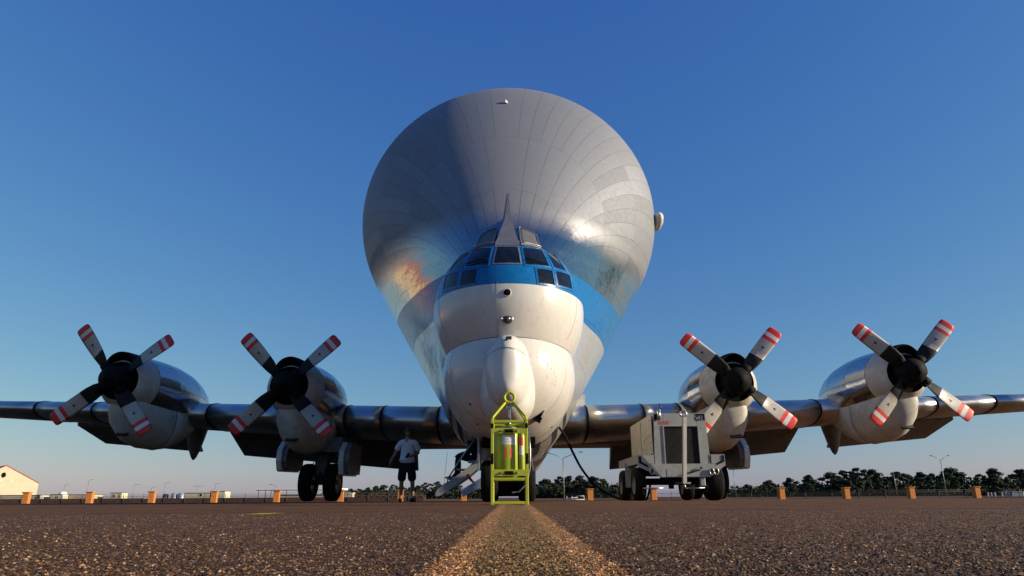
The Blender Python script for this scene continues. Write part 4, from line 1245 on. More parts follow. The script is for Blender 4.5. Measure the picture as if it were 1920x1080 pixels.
# --- engines
def nacelle(x, zp, inner):
    part = MB().lathe([(0.60, 8.62), (0.72, 8.75), (0.82, 9.0), (0.89, 9.35), (0.90, 9.40)], (x, 0, zp), 'y', 40).build('engine_nacelle', MT['chin'], ac)
    # polished barrel in plates
    prof = [(0.905, 9.41), (0.95, 9.9), (0.985, 10.6), (0.98, 11.4), (0.90, 12.3), (0.74, 13.1), (0.50, 13.9), (0.2, 14.5)]
    for k in range(8):
        t0, t1 = 2 * PI * k / 8, 2 * PI * (k + 1) / 8
        for j0, j1 in ((0, 2), (2, 4), (4, 7)):
            rings = []
            for r, y in prof[j0:j1 + 1]:
                rings.append([(x + r * math.cos(t0 + (t1 - t0) * (0.008 + 0.984 * i / 6)), y + (0.004 if y == prof[j0][1] else 0), zp + r * math.sin(t0 + (t1 - t0) * (0.008 + 0.984 * i / 6))) for i in range(7)])
            MB().rings(rings, 0, False).build('cowl_panel', MT['mirror'], part)
    MB().lathe([(r - 0.03, y) for r, y in prof], (x, 0, zp), 'y', 32).build('nacelle_core', MT['underskin'], part)
    # cut face behind the spinner
    MB().lathe([(0.62, 8.66), (0.3, 8.72), (0.01, 8.72)], (x, 0, zp), 'y', 32).build('bulkhead', MT['deep'], part)
    # intake lip on top
    MB().lathe([(0.36, 8.78), (0.40, 8.52), (0.435, 8.47), (0.475, 8.52), (0.50, 8.75), (0.52, 9.2), (0.36, 9.9)], (x, 0, zp + 0.43), 'y', 32).build('intake_lip', MT['black'], part)
    MB().lathe([(0.40, 8.6), (0.01, 8.75)], (x, 0, zp + 0.43), 'y', 24).build('intake_throat', MT['deep'], part)
    # chin cowl
    zc = zp - 0.98
    xc = x - math.copysign(0.07, x)
    kx = 0.80
    rings = []
    for y, rx, rz, dz in ((8.78, 0.30, 0.20, 0.42), (8.82, 0.44, 0.36, 0.36), (8.95, 0.60, 0.56, 0.24), (9.2, 0.72, 0.74, 0.12), (9.6, 0.80, 0.89, 0.03), (10.2, 0.84, 0.98, 0.0), (11.0, 0.85, 1.0, 0.02), (11.05, 0.85, 1.0, 0.02)):
        rings.append([(xc + kx * rx * math.cos(2 * PI * k / 40), y, zc + dz + rz * math.sin(2 * PI * k / 40)) for k in range(40)])
    MB().rings(rings, 0, True, True).build('chin_cowl', MT['chin'], part)
    rings = []
    for y, rx, rz, dz in ((11.09, 0.85, 1.0, 0.02), (11.8, 0.80, 0.95, 0.06), (12.6, 0.66, 0.80, 0.16), (13.4, 0.45, 0.56, 0.28), (14.0, 0.2, 0.3, 0.4)):
        rings.append([(xc + kx * rx * math.cos(2 * PI * k / 32), y, zc + dz + rz * math.sin(2 * PI * k / 32)) for k in range(32)])
    MB().rings(rings, 0, True, True, True).build('rear_cowl', MT['chin'], part)
    MB().torus((xc, 11.07, zc + 0.02), 0.835, 0.02, 'y', 36, 6, 0, kx, 1.18).build('cowl_seam', MT['deep'], part)
    # oil cooler mouth under the spinner
    MB().torus((x, 8.80, zp - 0.60), 0.20, 0.045, 'y', 24, 8, 0, 1.15, 0.55).build('cooler_lip', MT['white'], part)
    MB().lathe([(0.22, 8.79), (0.01, 8.80)], (x, 0, zp - 0.60), 'y', 20, 0, 1.0, 0.5).build('cooler_mouth', MT['deep'], part)
    # dark access panel low on the cowl
    hb = MB()
    g = []
    for j in range(4):
        for i in range(5):
            xx = -0.18 + 0.36 * i / 4; ang = -1.05 - 0.22 * j / 3
            y = 9.35 + 0.25 * j / 3
            k = y
            g.append((x + xx, y - 0.12, zc + 0.06 - 0.80 - 0.10 * j / 3))
    zz = zc - 0.62
    hb.box((x + 0.05, 9.18, zz + 0.02), (0.36, 0.05, 0.20), rot=Matrix.Rotation(-0.9, 3, 'X'))
    hb.build('access_panel', MT['darkmetal'], part)
    # pointed tail fairing below the flap
    if not inner:
        MB().lathe([(0.40, 1.9), (0.29, 1.35), (0.18, 0.86), (0.09, 0.60), (0.035, 0.51), (0.001, 0.49)], (x, 14.3, zp - 2.62), 'z', 14, 0, 1.0, 1.7).build('tail_fairing', MT['flap'], part)
    return part

def make_prop():
    p = MB()
    p.lathe([(0.005, -0.42), (0.09, -0.415), (0.13, -0.37), (0.15, -0.33), (0.26, -0.29), (0.35, -0.21), (0.39, -0.10), (0.405, 0.02), (0.43, 0.2), (0.44, 0.34), (0.3, 0.36)], (0, 0, 0), 'y', 40)
    pr = p.build('propeller', MT['black'], None)
    for q in range(4):                       # blade root boots
        a = PI / 4 + q * PI / 2
        MB().cyl((0.28 * math.cos(a), 0, 0.28 * math.sin(a)), (0.56 * math.cos(a), 0, 0.56 * math.sin(a)), 0.17, 0.15, 14).build('blade_root', MT['black'], pr)
    # one blade along +x in its own mesh, materials: cuff, grey, red, white
    b = MB()
    st = [(0.40, 0.34, 60, 0), (0.52, 0.42, 55, 0), (0.76, 0.47, 46, 0), (0.95, 0.475, 40, 0), (0.99, 0.47, 38, 1), (1.2, 0.47, 33, 1), (1.45, 0.475, 28, 1), (1.625, 0.475, 26, 2),
          (1.745, 0.47, 24, 3), (1.875, 0.465, 23, 2), (1.97, 0.455, 22, 2), (2.03, 0.42, 21, 2), (2.06, 0.34, 21, 2), (2.072, 0.20, 21, 2)]
    rings = []
    for r, c, pitch, mi in st:
        th = c * (0.17 if r < 0.97 else 0.075)
        a = R_(pitch - 14)
        ring = []
        prof = [(-0.5, 0), (-0.4, 0.32), (-0.2, 0.5), (0.1, 0.46), (0.35, 0.22), (0.5, 0), (0.35, -0.14), (0.1, -0.28), (-0.2, -0.32), (-0.4, -0.22)]
        for u, w in prof:
            cu, cw = u * c, w * th
            ring.append((r, cu * math.sin(a) - cw * math.cos(a), cu * math.cos(a) + cw * math.sin(a)))
        rings.append(ring)
    for i in range(len(rings) - 1):
        b.rings([rings[i], rings[i + 1]], st[i][3] if st[i + 1][3] == st[i][3] else st[i][3], True, i == 0, i == len(rings) - 2)
    # small dark triangle printed on the camber face
    a = R_(30 - 14)
    cx, hw = 1.32, 0.05
    tri = [(cx - hw, 0.0), (cx + hw, -0.05), (cx + hw, 0.05)]
    b.add([(r, u * math.sin(a) - 0.024 * math.cos(a), u * math.cos(a) + 0.024 * math.sin(a)) for r, u in tri], [(0, 1, 2)], 4)
    bm_ = b.mesh('blade', [MT['cuff'], MT['blade'], MT['red'], MT['tipwhite'], MT['darkmetal']])
    for q in range(4):
        o = bpy.data.objects.new('blade', bm_); col.objects.link(o); o.parent = pr
        o.rotation_euler = (0, -(PI / 4 + q * PI / 2), 0)
    return pr
prop0 = None
for x, zp, rot, inner in ((-12.26, 3.65, 37.4 - 45, False), (-6.92, 3.45, 43.2 - 45, True), (6.90, 3.46, 49 - 45, True), (12.24, 3.70, 47.6 - 45, False)):
    nacelle(x, zp, inner)
    if prop0 is None:
        pr = prop0 = make_prop()
    else:
        pr = copy_tree(prop0)
    pr.parent = ac
    pr.location = (x, 8.30, zp)
    pr.rotation_euler = (0, -R_(rot), 0)

# --- landing gear
def wheel(parent, x, y, z, r, w):
    o = MB().lathe([(r * 0.60, -w * 0.46), (r * 0.86, -w * 0.5), (r * 0.96, -w * 0.40), (r, -w * 0.22), (r, w * 0.22), (r * 0.96, w * 0.40), (r * 0.86, w * 0.5), (r * 0.60, w * 0.46)], (0, 0, 0), 'x', 36).build('wheel', MT['tyre'], parent)
    for q in (-0.2, -0.07, 0.07, 0.2):
        pass
    h = MB().lathe([(r * 0.60, -w * 0.45), (r * 0.5, -w * 0.30), (r * 0.2, -w * 0.34), (0.01, -w * 0.36)], (0, 0, 0), 'x', 24)
    h.lathe([(r * 0.60, w * 0.45), (r * 0.5, w * 0.30), (r * 0.2, w * 0.34), (0.01, w * 0.36)], (0, 0, 0), 'x', 24)
    h.build('rim', MT['hub'], o)
    o.location = (x, y, z)
    return o
for s in (-1, 1):
    gx = s * 6.63
    gr = MB().cyl((gx, 12.2, 2.2), (gx, 11.9, 0.62), 0.20, 0.16, 16).cyl((gx - 0.6, 11.9, 0.62), (gx + 0.6, 11.9, 0.62), 0.09, n=12).box((gx, 12.0, 1.25), (0.46, 0.4, 0.9), bev=0.04).build('main_gear', MT['darkmetal'], ac)
    wheel(gr, gx - 0.42, 11.9, 0.625, 0.625, 0.42)
    wheel(gr, gx + 0.42, 11.9, 0.625, 0.625, 0.42)
    st = MB().cyl((gx + 0.1 * s, 12.0, 0.9), (gx - 0.2 * s, 13.6, 2.0), 0.07, n=8)
    for k in range(6): st.tube([(gx - 0.22, 11.72, 0.7 + k * 0.12), (gx - 0.27, 11.70, 0.75 + k * 0.12), (gx - 0.22, 11.72, 0.8 + k * 0.12)], 0.02, 5)
    st.build('drag_brace', MT['darkmetal'], gr)
    # clamshell doors
    for off, zb, zt, lean in ((-1.08 if s < 0 else 1.08, 0.95, 1.95, 1), (0.98 if s < 0 else -0.98, 0.80, 1.9, -1)):
        dx = gx + off
        prof = [(11.0, zt), (10.62, zt - 0.30), (10.56, zt - 0.65), (10.70, zb + 0.05), (10.85, zb), (12.6, zb + 0.03), (12.8, zt)]
        out = 1 if off > 0 else -1
        cs_ = 1 if s < 0 else -1        # side towards the fuselage
        b = MB().prism(prof, dx - 0.08, dx + 0.08, 0, 'yz')
        b.build('gear_door', MT['white'], gr)
        MB().prism([(p[0] + (0.12 if p[0] < 11.5 else -0.1), p[1] + (0.05 if p[1] < 1.2 else -0.03)) for p in prof], dx + cs_ * 0.085, dx + cs_ * 0.22, 0, 'yz').build('door_liner', MT['flap'], gr)
# dark boxes standing for the bay shadows under inner nacelles
for s in (-1, 1): MB().box((s * 6.7, 12.6, 1.85), (1.7, 2.6, 0.5)).build('bay_shadow', MT['flap'], ac)
# nose gear
ng = MB().cyl((0, 2.6, 1.3), (0, 2.55, 0.43), 0.085, 0.07, 14).cyl((-0.45, 2.55, 0.43), (0.45, 2.55, 0.43), 0.05, n=10).box((0, 2.5, 0.95), (0.26, 0.22, 0.5), bev=0.03).build('nose_gear', MT['darkmetal'], ac)
wheel(ng, -0.41, 2.55, 0.425, 0.425, 0.36); wheel(ng, 0.37, 2.55, 0.425, 0.425, 0.36)
MB().box((0, 2.6, 0.42), (0.5, 0.3, 0.62), bev=0.04).build('steering_box', MT['deep'], ng)
MB().cyl((0.0, 2.5, 1.1), (0.0, 3.4, 1.25), 0.04, n=8).build('drag_brace', MT['steel'], ng)
MB().prism([(2.0, 1.28), (3.1, 1.28), (3.0, 0.66), (2.15, 0.62)], -0.655, -0.615, 0, 'yz').build('gear_door', MT['bluegrey'], ng)
d = MB().prism([(2.0, 1.20), (3.1, 1.24), (2.9, 0.50), (2.2, 0.56)], -0.02, 0.02, 0, 'yz').build('gear_door', MT['bluegrey'], ng)
d.location = (0.60, 0, 0.04); d.rotation_euler = (0, R_(-9), 0)
MB().box((0, 2.6, 1.22), (1.1, 1.3, 0.14)).build('wheel_well', MT['deep'], ng)

# --- airstair let down from the belly on the left of the nose gear
ar = MB()
def beam(y):
    pts = [(-0.62, 1.22), (-0.80, 0.92), (-1.06, 0.70), (-1.40, 0.47), (-1.68, 0.27), (-1.74, 0.13), (-1.62, 0.13), (-1.30, 0.33), (-1.0, 0.53), (-0.72, 0.76), (-0.50, 1.05), (-0.45, 1.22)]
    return pts
ar.prism(beam(0), 3.85, 3.93, 0).prism(beam(0), 4.55, 4.63, 0)
stair = ar.build('airstair', MT['lightgrey'], ac)
for (x, z) in ((-0.86, 0.90), (-1.12, 0.72), (-1.38, 0.54), (-1.60, 0.36)):
    MB().box((x, 4.24, z), (0.27, 0.60, 0.035)).box((x + 0.12, 4.24, z - 0.09), (0.02, 0.60, 0.16)).build('step', MT['bluegrey'], stair)
MB().tube([(-0.80, 3.86, 1.42), (-1.05, 3.84, 1.10), (-1.43, 3.84, 0.52)], 0.018, 8).build('handrail', MT['steel'], stair)
MB().tube([(-1.30, 3.84, 0.72), (-1.43, 3.84, 0.52), (-1.45, 3.86, 0.42)], 0.016, 8).build('handrail', MT['steel'], stair)
MB().tube([(-1.62, 4.6, 0.2), (-1.54, 4.6, 1.15)], 0.004, 5).build('cable', MT['darkmetal'], stair)
MB().prism([(-1.12, 0.24), (-0.52, 0.60), (-0.40, 0.56), (-0.42, 0.28), (-0.60, 0.34), (-1.06, 0.10)], 3.55, 3.58, 0).build('foot_plate', MT['bluegrey'], stair)
MB().box((-0.35, 4.2, 1.26), (0.9, 0.9, 0.10)).build('hatch', MT['deep'], stair)

stm = MB()
stm.tube([(-0.99, 3.78, 0.60), (-0.93, 3.77, 0.52), (-0.88, 3.78, 0.46), (-0.81, 3.77, 0.40)], [0.03, 0.035, 0.03, 0.02], 6)
so = stm.build('warning_streamer', MT['red'], None)
so.parent = None
so.matrix_world = ac.matrix_basis.copy() if False else Matrix.Translation((-0.10, 12.5, 0)) @ Matrix.Rotation(-0.008, 4, 'Z')
tag(so, 'bright red warning streamer hanging below the airstair', 'streamer')
# ------------------------------------------------------------------ wheeled fire extinguisher in its lifting frame
ex = empty('fire_extinguisher', (-0.045, 9.0, gz(9.0)), 0, 'tall lime yellow fire extinguisher cylinder in a lifting frame, numbered 11, before the nose', 'fire extinguisher')
W = 0.222
fr = MB()
for x in (-W, W):
    for y in (0.0, 0.40):
        fr.box((x, y, 0.535), (0.038, 0.038, 1.07), bev=0.006)
    fr.box((x, 0.2, 0.035), (0.04, 0.37, 0.036), bev=0.006)
    fr.box((x, 0.2, 1.05), (0.036, 0.37, 0.036), bev=0.006)
for y in (0.0, 0.40):
    fr.box((0, y, 0.025), (2 * W - 0.03, 0.034, 0.034), bev=0.006)
    fr.box((0, y, 1.035), (2 * W - 0.03, 0.03, 0.036), bev=0.006)
    fr.box((0, y, 0.315), (2 * W - 0.03, 0.034, 0.03), bev=0.006)
fr.build('frame', MT['lime'], ex)
for y in (0.0, 0.40):
    for x in (-W, W):
        MB().tube([(x, y, 1.06), (x * 0.95, y + (0.2 - y) * 0.15, 1.10), (x * 0.22, 0.2, 1.31)], 0.017, 8).build('sling_bar', MT['lime'], ex)
MB().torus((0, 0.2, 1.375), 0.068, 0.021, 'y', 28, 10).build('lifting_ring', MT['lime'], ex)
MB().box((0, 0.2, 1.24), (0.09, 0.03, 0.05), bev=0.01).box((0, 0.2, 1.16), (0.035, 0.025, 0.16), bev=0.006).build('hanger', MT['steel'], ex)
for z, h in ((0.915, 0.07), (0.39, 0.08)):
    bd = MB().box((0, -0.012, z), (2 * W - 0.035, 0.014, h), bev=0.004).build('band', MT['lime'], ex)
    MB().box((-0.005, -0.022, z), (0.11, 0.012, 0.042), bev=0.003).build('slot', MT['deep'], bd)
    for x in (-0.10, 0.10):
        MB().cyl((x, -0.018, z), (x, -0.036, z), 0.017, 0.012, 8).build('bolt', MT['steel'], bd)
cyl_prof = [(0.01, 0.32), (0.10, 0.325), (0.150, 0.345), (0.168, 0.38), (0.168, 0.90), (0.158, 0.945), (0.125, 0.975), (0.06, 0.995), (0.03, 1.0)]
MB().lathe([(r * 1.04, z) for r, z in cyl_prof], (-0.04, 0.185, 0), 'z', 48).build('cylinder', MT['limeshade'], ex)
vl = MB().cyl((-0.03, 0.185, 1.0), (-0.03, 0.185, 1.05), 0.022, n=10).cyl((-0.07, 0.16, 1.025), (0.02, 0.16, 1.025), 0.014, n=8)
vl.build('valve', MT['steel'], ex)
MB().torus((-0.015, 0.15, 1.06), 0.035, 0.007, 'y', 16, 6).build('gauge', MT['darkmetal'], ex)
MB().cyl((0.0, 0.13, 1.055), (0.0, 0.14, 1.055), 0.018, n=10).build('gauge_face', paint('green_dial', (0.03, 0.25, 0.06), 0.4), ex)
MB().tube([(-0.06, 0.12, 1.03), (-0.055, 0.11, 1.045)], 0.015, 6).build('seal', MT['labelred'], ex)
# small propellant bottle on the right side
MB().lathe([(0.01, 0.36), (0.035, 0.37), (0.042, 0.40), (0.042, 0.86), (0.03, 0.90), (0.01, 0.91)], (0.158, 0.12, 0), 'z', 18).build('propellant_bottle', MT['limeshade'], ex)
def wrap(name, z0, z1, a0, a1, r, c, mat, n=10):
    b = MB(); vs_ = []
    for i in range(n + 1):
        a = a0 + (a1 - a0) * i / n
        for z in (z0, z1): vs_.append((c[0] + r * math.sin(a), c[1] - r * math.cos(a), z))
    b.add(vs_, [(2 * i, 2 * i + 2, 2 * i + 3, 2 * i + 1) for i in range(n)], 0, True)
    return b.build(name, mat, ex)
pl_ = wrap('instruction_plate', 0.745, 0.86, -0.30, 0.80, 0.1759, (-0.04, 0.185), MT['labelwhite'])
for k, (z, a0, a1) in enumerate(((0.842, -0.22, 0.72), (0.822, -0.22, 0.60), (0.802, -0.22, 0.70), (0.782, -0.22, 0.45), (0.764, -0.22, 0.66))):
    o = wrap('print_line', z - 0.003, z + 0.003, a0, a1, 0.1765, (-0.04, 0.185), MT['lightgrey'])
    o.parent = pl_
wrap('red_label', 0.735, 0.84, -0.75, 0.55, 0.0430, (0.158, 0.12), MT['labelred'])
wrap('white_label', 0.615, 0.732, -0.75, 0.55, 0.0430, (0.158, 0.12), MT['labelwhite'])
# the number, wrapped on the cylinder
nm = text_mesh('number', '11', 0.165, MT['labelred'], None, (0, 0, 0), (0, 0, 0), 0.0, 0.62, 0.006)
for v in nm.data.vertices:
    a = (v.co.x * 0.85 + 0.026) / 0.176
    v.co = (-0.04 + 0.1768 * math.sin(a), 0.185 - 0.1768 * math.cos(a), 0.640 + v.co.y)
nm.location = (0, 0, 0); nm.rotation_euler = (0, 0, 0); nm.scale = (1, 1, 1); nm.parent = ex
MB().tube([(W + 0.035, 0.25, 0.98), (W + 0.05, 0.2, 0.7), (W + 0.045, 0.18, 0.45), (W + 0.0, 0.2, 0.26), (0.12, 0.18, 0.16), (0.03, 0.2, 0.15)], 0.009, 8).build('hose', MT['steel'], ex)
for z0, z1 in ((0.50, 0.63), (0.95, 1.01)):
    for x in (-W, W):
        MB().box((x, -0.0215, (z0 + z1) / 2), (0.036, 0.006, z1 - z0)).build('black_marking', MT['deep'], ex)

# ------------------------------------------------------------------ ground power cart
GX, GY = 3.68, 15.35
gp = empty('ground_power_cart', (GX, GY, 0.0), 0, 'grey ground power cart marked G1 on rubber tyres, right of the nose', 'ground power unit')
gbx = MB()
# cabinet: slight batter, front at y=0
cab = [(-0.59, 0.94), (0.63, 0.94), (0.59, 1.86), (-0.545, 1.86)]
gbx.prism(cab, 0.05, 2.85, 0)
gbx.build('cabinet', MT['lightgrey'], gp)
fp = MB()
# front sheet as a frame round the grille
def strip(poly, y0, y1): fp.prism(poly, y0, y1, 0)
strip([(-0.585, 0.70), (-0.34, 0.70), (-0.34, 1.86), (-0.545, 1.86)], 0.0, 0.045)
strip([(0.40, 0.70), (0.63, 0.70), (0.59, 1.86), (0.40, 1.86)], 0.0, 0.045)
strip([(-0.335, 1.57), (0.395, 1.57), (0.395, 1.86), (-0.335, 1.86)], 0.001, 0.045)
fp.build('front_panel', MT['lightgrey'], gp)
MB().prism([(-0.335, 0.66), (0.395, 0.66), (0.395, 1.56), (-0.335, 1.56)], 0.032, 0.046).build('radiator', MT['deep'], gp)
gm = MB()
for k in range(-26, 42):
    for sl_ in (1, -1):
        # diagonal wires clipped to the opening
        x0 = -0.335 + k * 0.030 if sl_ > 0 else 0.395 - k * 0.030
        pts = []
        for t in (0.0, 0.90):
            pts.append((x0 + sl_ * t * 0.9, 0.66 + t))
        (ax, az), (bx_, bz) = pts
        def clip(px, lo):
            return (lo - ax) / (bx_ - ax)
        t0, t1 = 0.0, 1.0
        for lo, hi in ((-0.335, 0.395),):
            ta, tb = sorted(((lo - ax) / (bx_ - ax), (hi - ax) / (bx_ - ax)))
            t0, t1 = max(t0, ta), min(t1, tb)
        if t1 - t0 < 0.03: continue
        p0 = (ax + (bx_ - ax) * t0, 0.020 + 0.003 * sl_, az + (bz - az) * t0); p1 = (ax + (bx_ - ax) * t1, 0.020 + 0.003 * sl_, az + (bz - az) * t1)
        gm.cyl(p0, p1, 0.0035, n=4, caps=False)
go_ = gm.build('grille_mesh', MT['darkmetal'], gp); tag(go_, kind='stuff')
MB().box((-0.355, -0.008, 1.12), (0.025, 0.014, 0.95)).box((0.415, -0.008, 1.12), (0.025, 0.014, 0.95)).box((0.03, -0.008, 1.585), (0.75, 0.014, 0.025)).build('grille_frame', MT['lightgrey'], gp)
# skirt below, fender boxes
sk_ = MB()
sk_.prism([(-0.97, 0.72), (-0.47, 0.49), (0.59, 0.49), (0.94, 0.73), (0.945, 0.76), (0.0, 0.745), (-0.97, 0.77)][:4] + [(0.945, 0.77), (-0.97, 0.77)], -0.02, 0.03, 0)
sk_.prism([(-0.96, 0.775), (-0.60, 0.775), (-0.60, 0.955), (-0.96, 0.955)], -0.015, 0.05, 0)
sk_.prism([(0.645, 0.775), (0.945, 0.775), (0.94, 0.965), (0.645, 0.965)], -0.015, 0.05, 0)
sk_.build('skirt', MT['lightgrey'], gp)
MB().prism([(-0.34, 0.50), (0.40, 0.50), (0.40, 0.655), (-0.34, 0.655)], -0.026, -0.021, 0).build('lower_panel', MT['lightgrey'], gp)
for s in (-1, 1):
    cx = -0.78 if s < 0 else 0.79
    MB().box((cx, 1.45, 0.95), (0.34, 2.75, 0.03)).box((cx + s * 0.155, 1.45, 0.86), (0.03, 2.75, 0.16)).build('fender', MT['lightgrey'], gp)
MB().prism([(0.04, 0.99), (2.80, 0.99), (2.80, 1.84), (0.04, 1.85)], -0.605, -0.60, 0, 'yz').build('side_panel', MT['bouncebeige'], gp)  # bounced light painted in as a lighter side colour
spn = MB()
for (y, z) in ((0.3, 1.40), (0.5, 1.38), (0.7, 1.36), (0.95, 1.33), (0.2, 1.24), (0.2, 1.12), (1.1, 1.14), (1.0, 1.27), (0.2, 1.72), (1.3, 1.73)):
    spn.cyl((-0.606, y, z), (-0.616, y, z), 0.014, n=8)
spn.box((-0.609, 1.35, 1.42), (0.006, 0.012, 0.84))
spn.build('fasteners', MT['darkmetal'], gp)
# black markings
MB().prism([(-0.935, 0.93), (-0.885, 0.93), (-0.885, 0.82), (-0.74, 0.735), (-0.74, 0.69), (-0.935, 0.79)], -0.026, -0.021, 0).build('black_marking', MT['black'], gp)
MB().prism([(0.925, 0.95), (0.875, 0.95), (0.875, 0.84), (0.75, 0.77), (0.74, 0.73), (0.925, 0.81)], -0.026, -0.021, 0).build('black_marking', MT['black'], gp)
MB().prism([(0.38, 1.845), (0.58, 1.845), (0.585, 1.70), (0.545, 1.70), (0.542, 1.805), (0.38, 1.805)], -0.006, -0.002, 0).build('black_marking', MT['black'], gp)
MB().prism([(-0.542, 1.845), (-0.48, 1.845), (-0.48, 1.73), (-0.542, 1.70)], -0.006, -0.002, 0).build('black_marking', MT['black'], gp)
text_mesh('marking', 'G1', 0.15, MT['black'], gp, (0.445, -0.004, 1.735), (PI / 2, 0, 0), 0.001, 0.95, 0.002)
rl = MB()
rr_ = random.Random(5)
x = -0.45
for k in range(6):
    w = rr_.uniform(0.022, 0.034)
    rl.prism([(x, 1.62), (x + w, 1.62), (x + w + 0.012, 1.69), (x + 0.012, 1.69)], -0.005, -0.002, 0)
    x += w + 0.007
rl.build('faded_red_marking', paint('faded_red', (0.42, 0.10, 0.08), 0.6, var=0.4, scale=60, dirt=0.6, dirtc=(0.36, 0.33, 0.31)), gp)
# tow bar folded up in front, channel section leaning out towards the top
tb = MB()
a, b = Vector((-0.02, -0.10, 0.36)), Vector((0.04, -0.30, 1.76))
tb.prism([(-0.045, 0), (-0.037, 0), (-0.037, 0.05), (0.029, 0.05), (0.029, 0), (0.037, 0), (0.037, 0.06), (-0.045, 0.06)], 0, 1.40, 0, 'xy')
M4 = Matrix.Translation(a) @ (b - a).to_track_quat('Z', 'Y').to_matrix().to_4x4() @ Matrix.Rotation(PI, 4, 'Z')
tb.v = [tuple(M4 @ Vector(p)) for p in tb.v]
tbo = tb.build('tow_bar', MT['lightgrey'], gp)
MB().torus(tuple(b + Vector((0, 0, 0.05))), 0.066, 0.02, 'y', 24, 10).build('tow_eye', MT['steel'], tbo)
MB().cyl((-0.18, -0.06, 0.36), (0.14, -0.06, 0.36), 0.025, n=10).build('hinge_pin', MT['darkmetal'], tbo)
MB().tube([(0.05, -0.05, 0.56), (0.36, -0.06, 0.63), (0.40, -0.06, 0.68)], 0.014, 8).box((0.40, -0.06, 0.68), (0.05, 0.03, 0.05), bev=0.008).build('brake_lever', MT['darkmetal'], gp)
for x, z in ((-0.67, 0.61), (0.62, 0.60), (0.72, 0.60)):
    l_ = MB().torus((x, -0.06, z), 0.055, 0.012, 'y', 22, 8, 0, 0.85, 1.15).lathe([(0.055, -0.055), (0.05, -0.02)], (x, 0, z), 'y', 16, 0, 0.85, 1.15).build('lamp', MT['steel'], gp)
    MB().lathe([(0.05, -0.05), (0.01, -0.035)], (x, 0, z), 'y', 16, 0, 0.85, 1.15).build('lens', MT['brick'] if x < 0.7 else MT['darkmetal'], l_)
MB().cyl((-0.43, 0.0, 1.72), (-0.43, 0.0, 1.93), 0.045, n=14).torus((-0.43, 0.0, 1.93), 0.042, 0.008, 'z', 16, 6).build('exhaust_stack', MT['steel'], gp)
MB().tube([(-0.36, 0.0, 1.95), (-0.385, 0.0, 2.0), (-0.41, 0.0, 2.08)], [0.016, 0.02, 0.012], 6).build('rain_flap', MT['darkmetal'], gp)
# chassis, axles, tyres
ch = MB().box((0.0, 1.45, 0.66), (1.1, 2.7, 0.16)).box((0.03, 0.25, 0.40), (0.7, 0.25, 0.14)).box((0.0, 0.5, 0.42), (1.5, 0.12, 0.12)).box((0, 2.2, 0.42), (1.5, 0.12, 0.12))
ch.box((0.1, 1.0, 0.50), (0.6, 0.9, 0.2)).cyl((-0.2, 0.3, 0.55), (-0.2, 0.3, 0.25), 0.06, n=10)
ch.build('chassis', MT['deep'], gp)
MB().cyl((-0.86, 0.12, 0.26), (-0.42, 0.1, 0.265), 0.016, n=8).cyl((0.06, 0.1, 0.26), (0.48, 0.1, 0.265), 0.016, n=8).cyl((0.02, 0.06, 0.36), (0.06, 0.06, 0.24), 0.02, n=8).build('tie_rod', MT['steel'], gp)
MB().box((0.44, 0.15, 0.40), (0.12, 0.2, 0.2), bev=0.02).build('bracket', MT['lightgrey'], gp)
wheel(gp, -0.88, 0.50, 0.36, 0.36, 0.24)
wheel(gp, 0.76, 0.45, 0.385, 0.385, 0.34)
wheel(gp, -0.88, 2.30, 0.36, 0.36, 0.26)
wheel(gp, 0.62, 2.30, 0.36, 0.36, 0.26)
MB().box((-0.875, 1.55, 0.58), (0.25, 0.015, 0.56)).build('mudflap', MT['lightgrey'], gp)

# ------------------------------------------------------------------ black power cable from the fuselage to the cart
MB_c = MB().tube(bez([(1.10, 16.5, 1.68), (1.25, 16.55, 1.45), (1.42, 16.65, 1.11), (1.64, 17.0, 0.76), (1.89, 17.2, 0.46), (2.11, 17.3, 0.28), (2.36, 17.4, 0.13), (2.62, 17.5, 0.04), (2.95, 17.6, 0.03), (3.3, 17.7, 0.03), (3.45, 17.75, 0.5)]), 0.028, 8)
cb = MB_c.build('power_cable', MT['tyre'])
tag(cb, 'thick black power cable drooping from the fuselage to the ground beside the cart', 'cable')

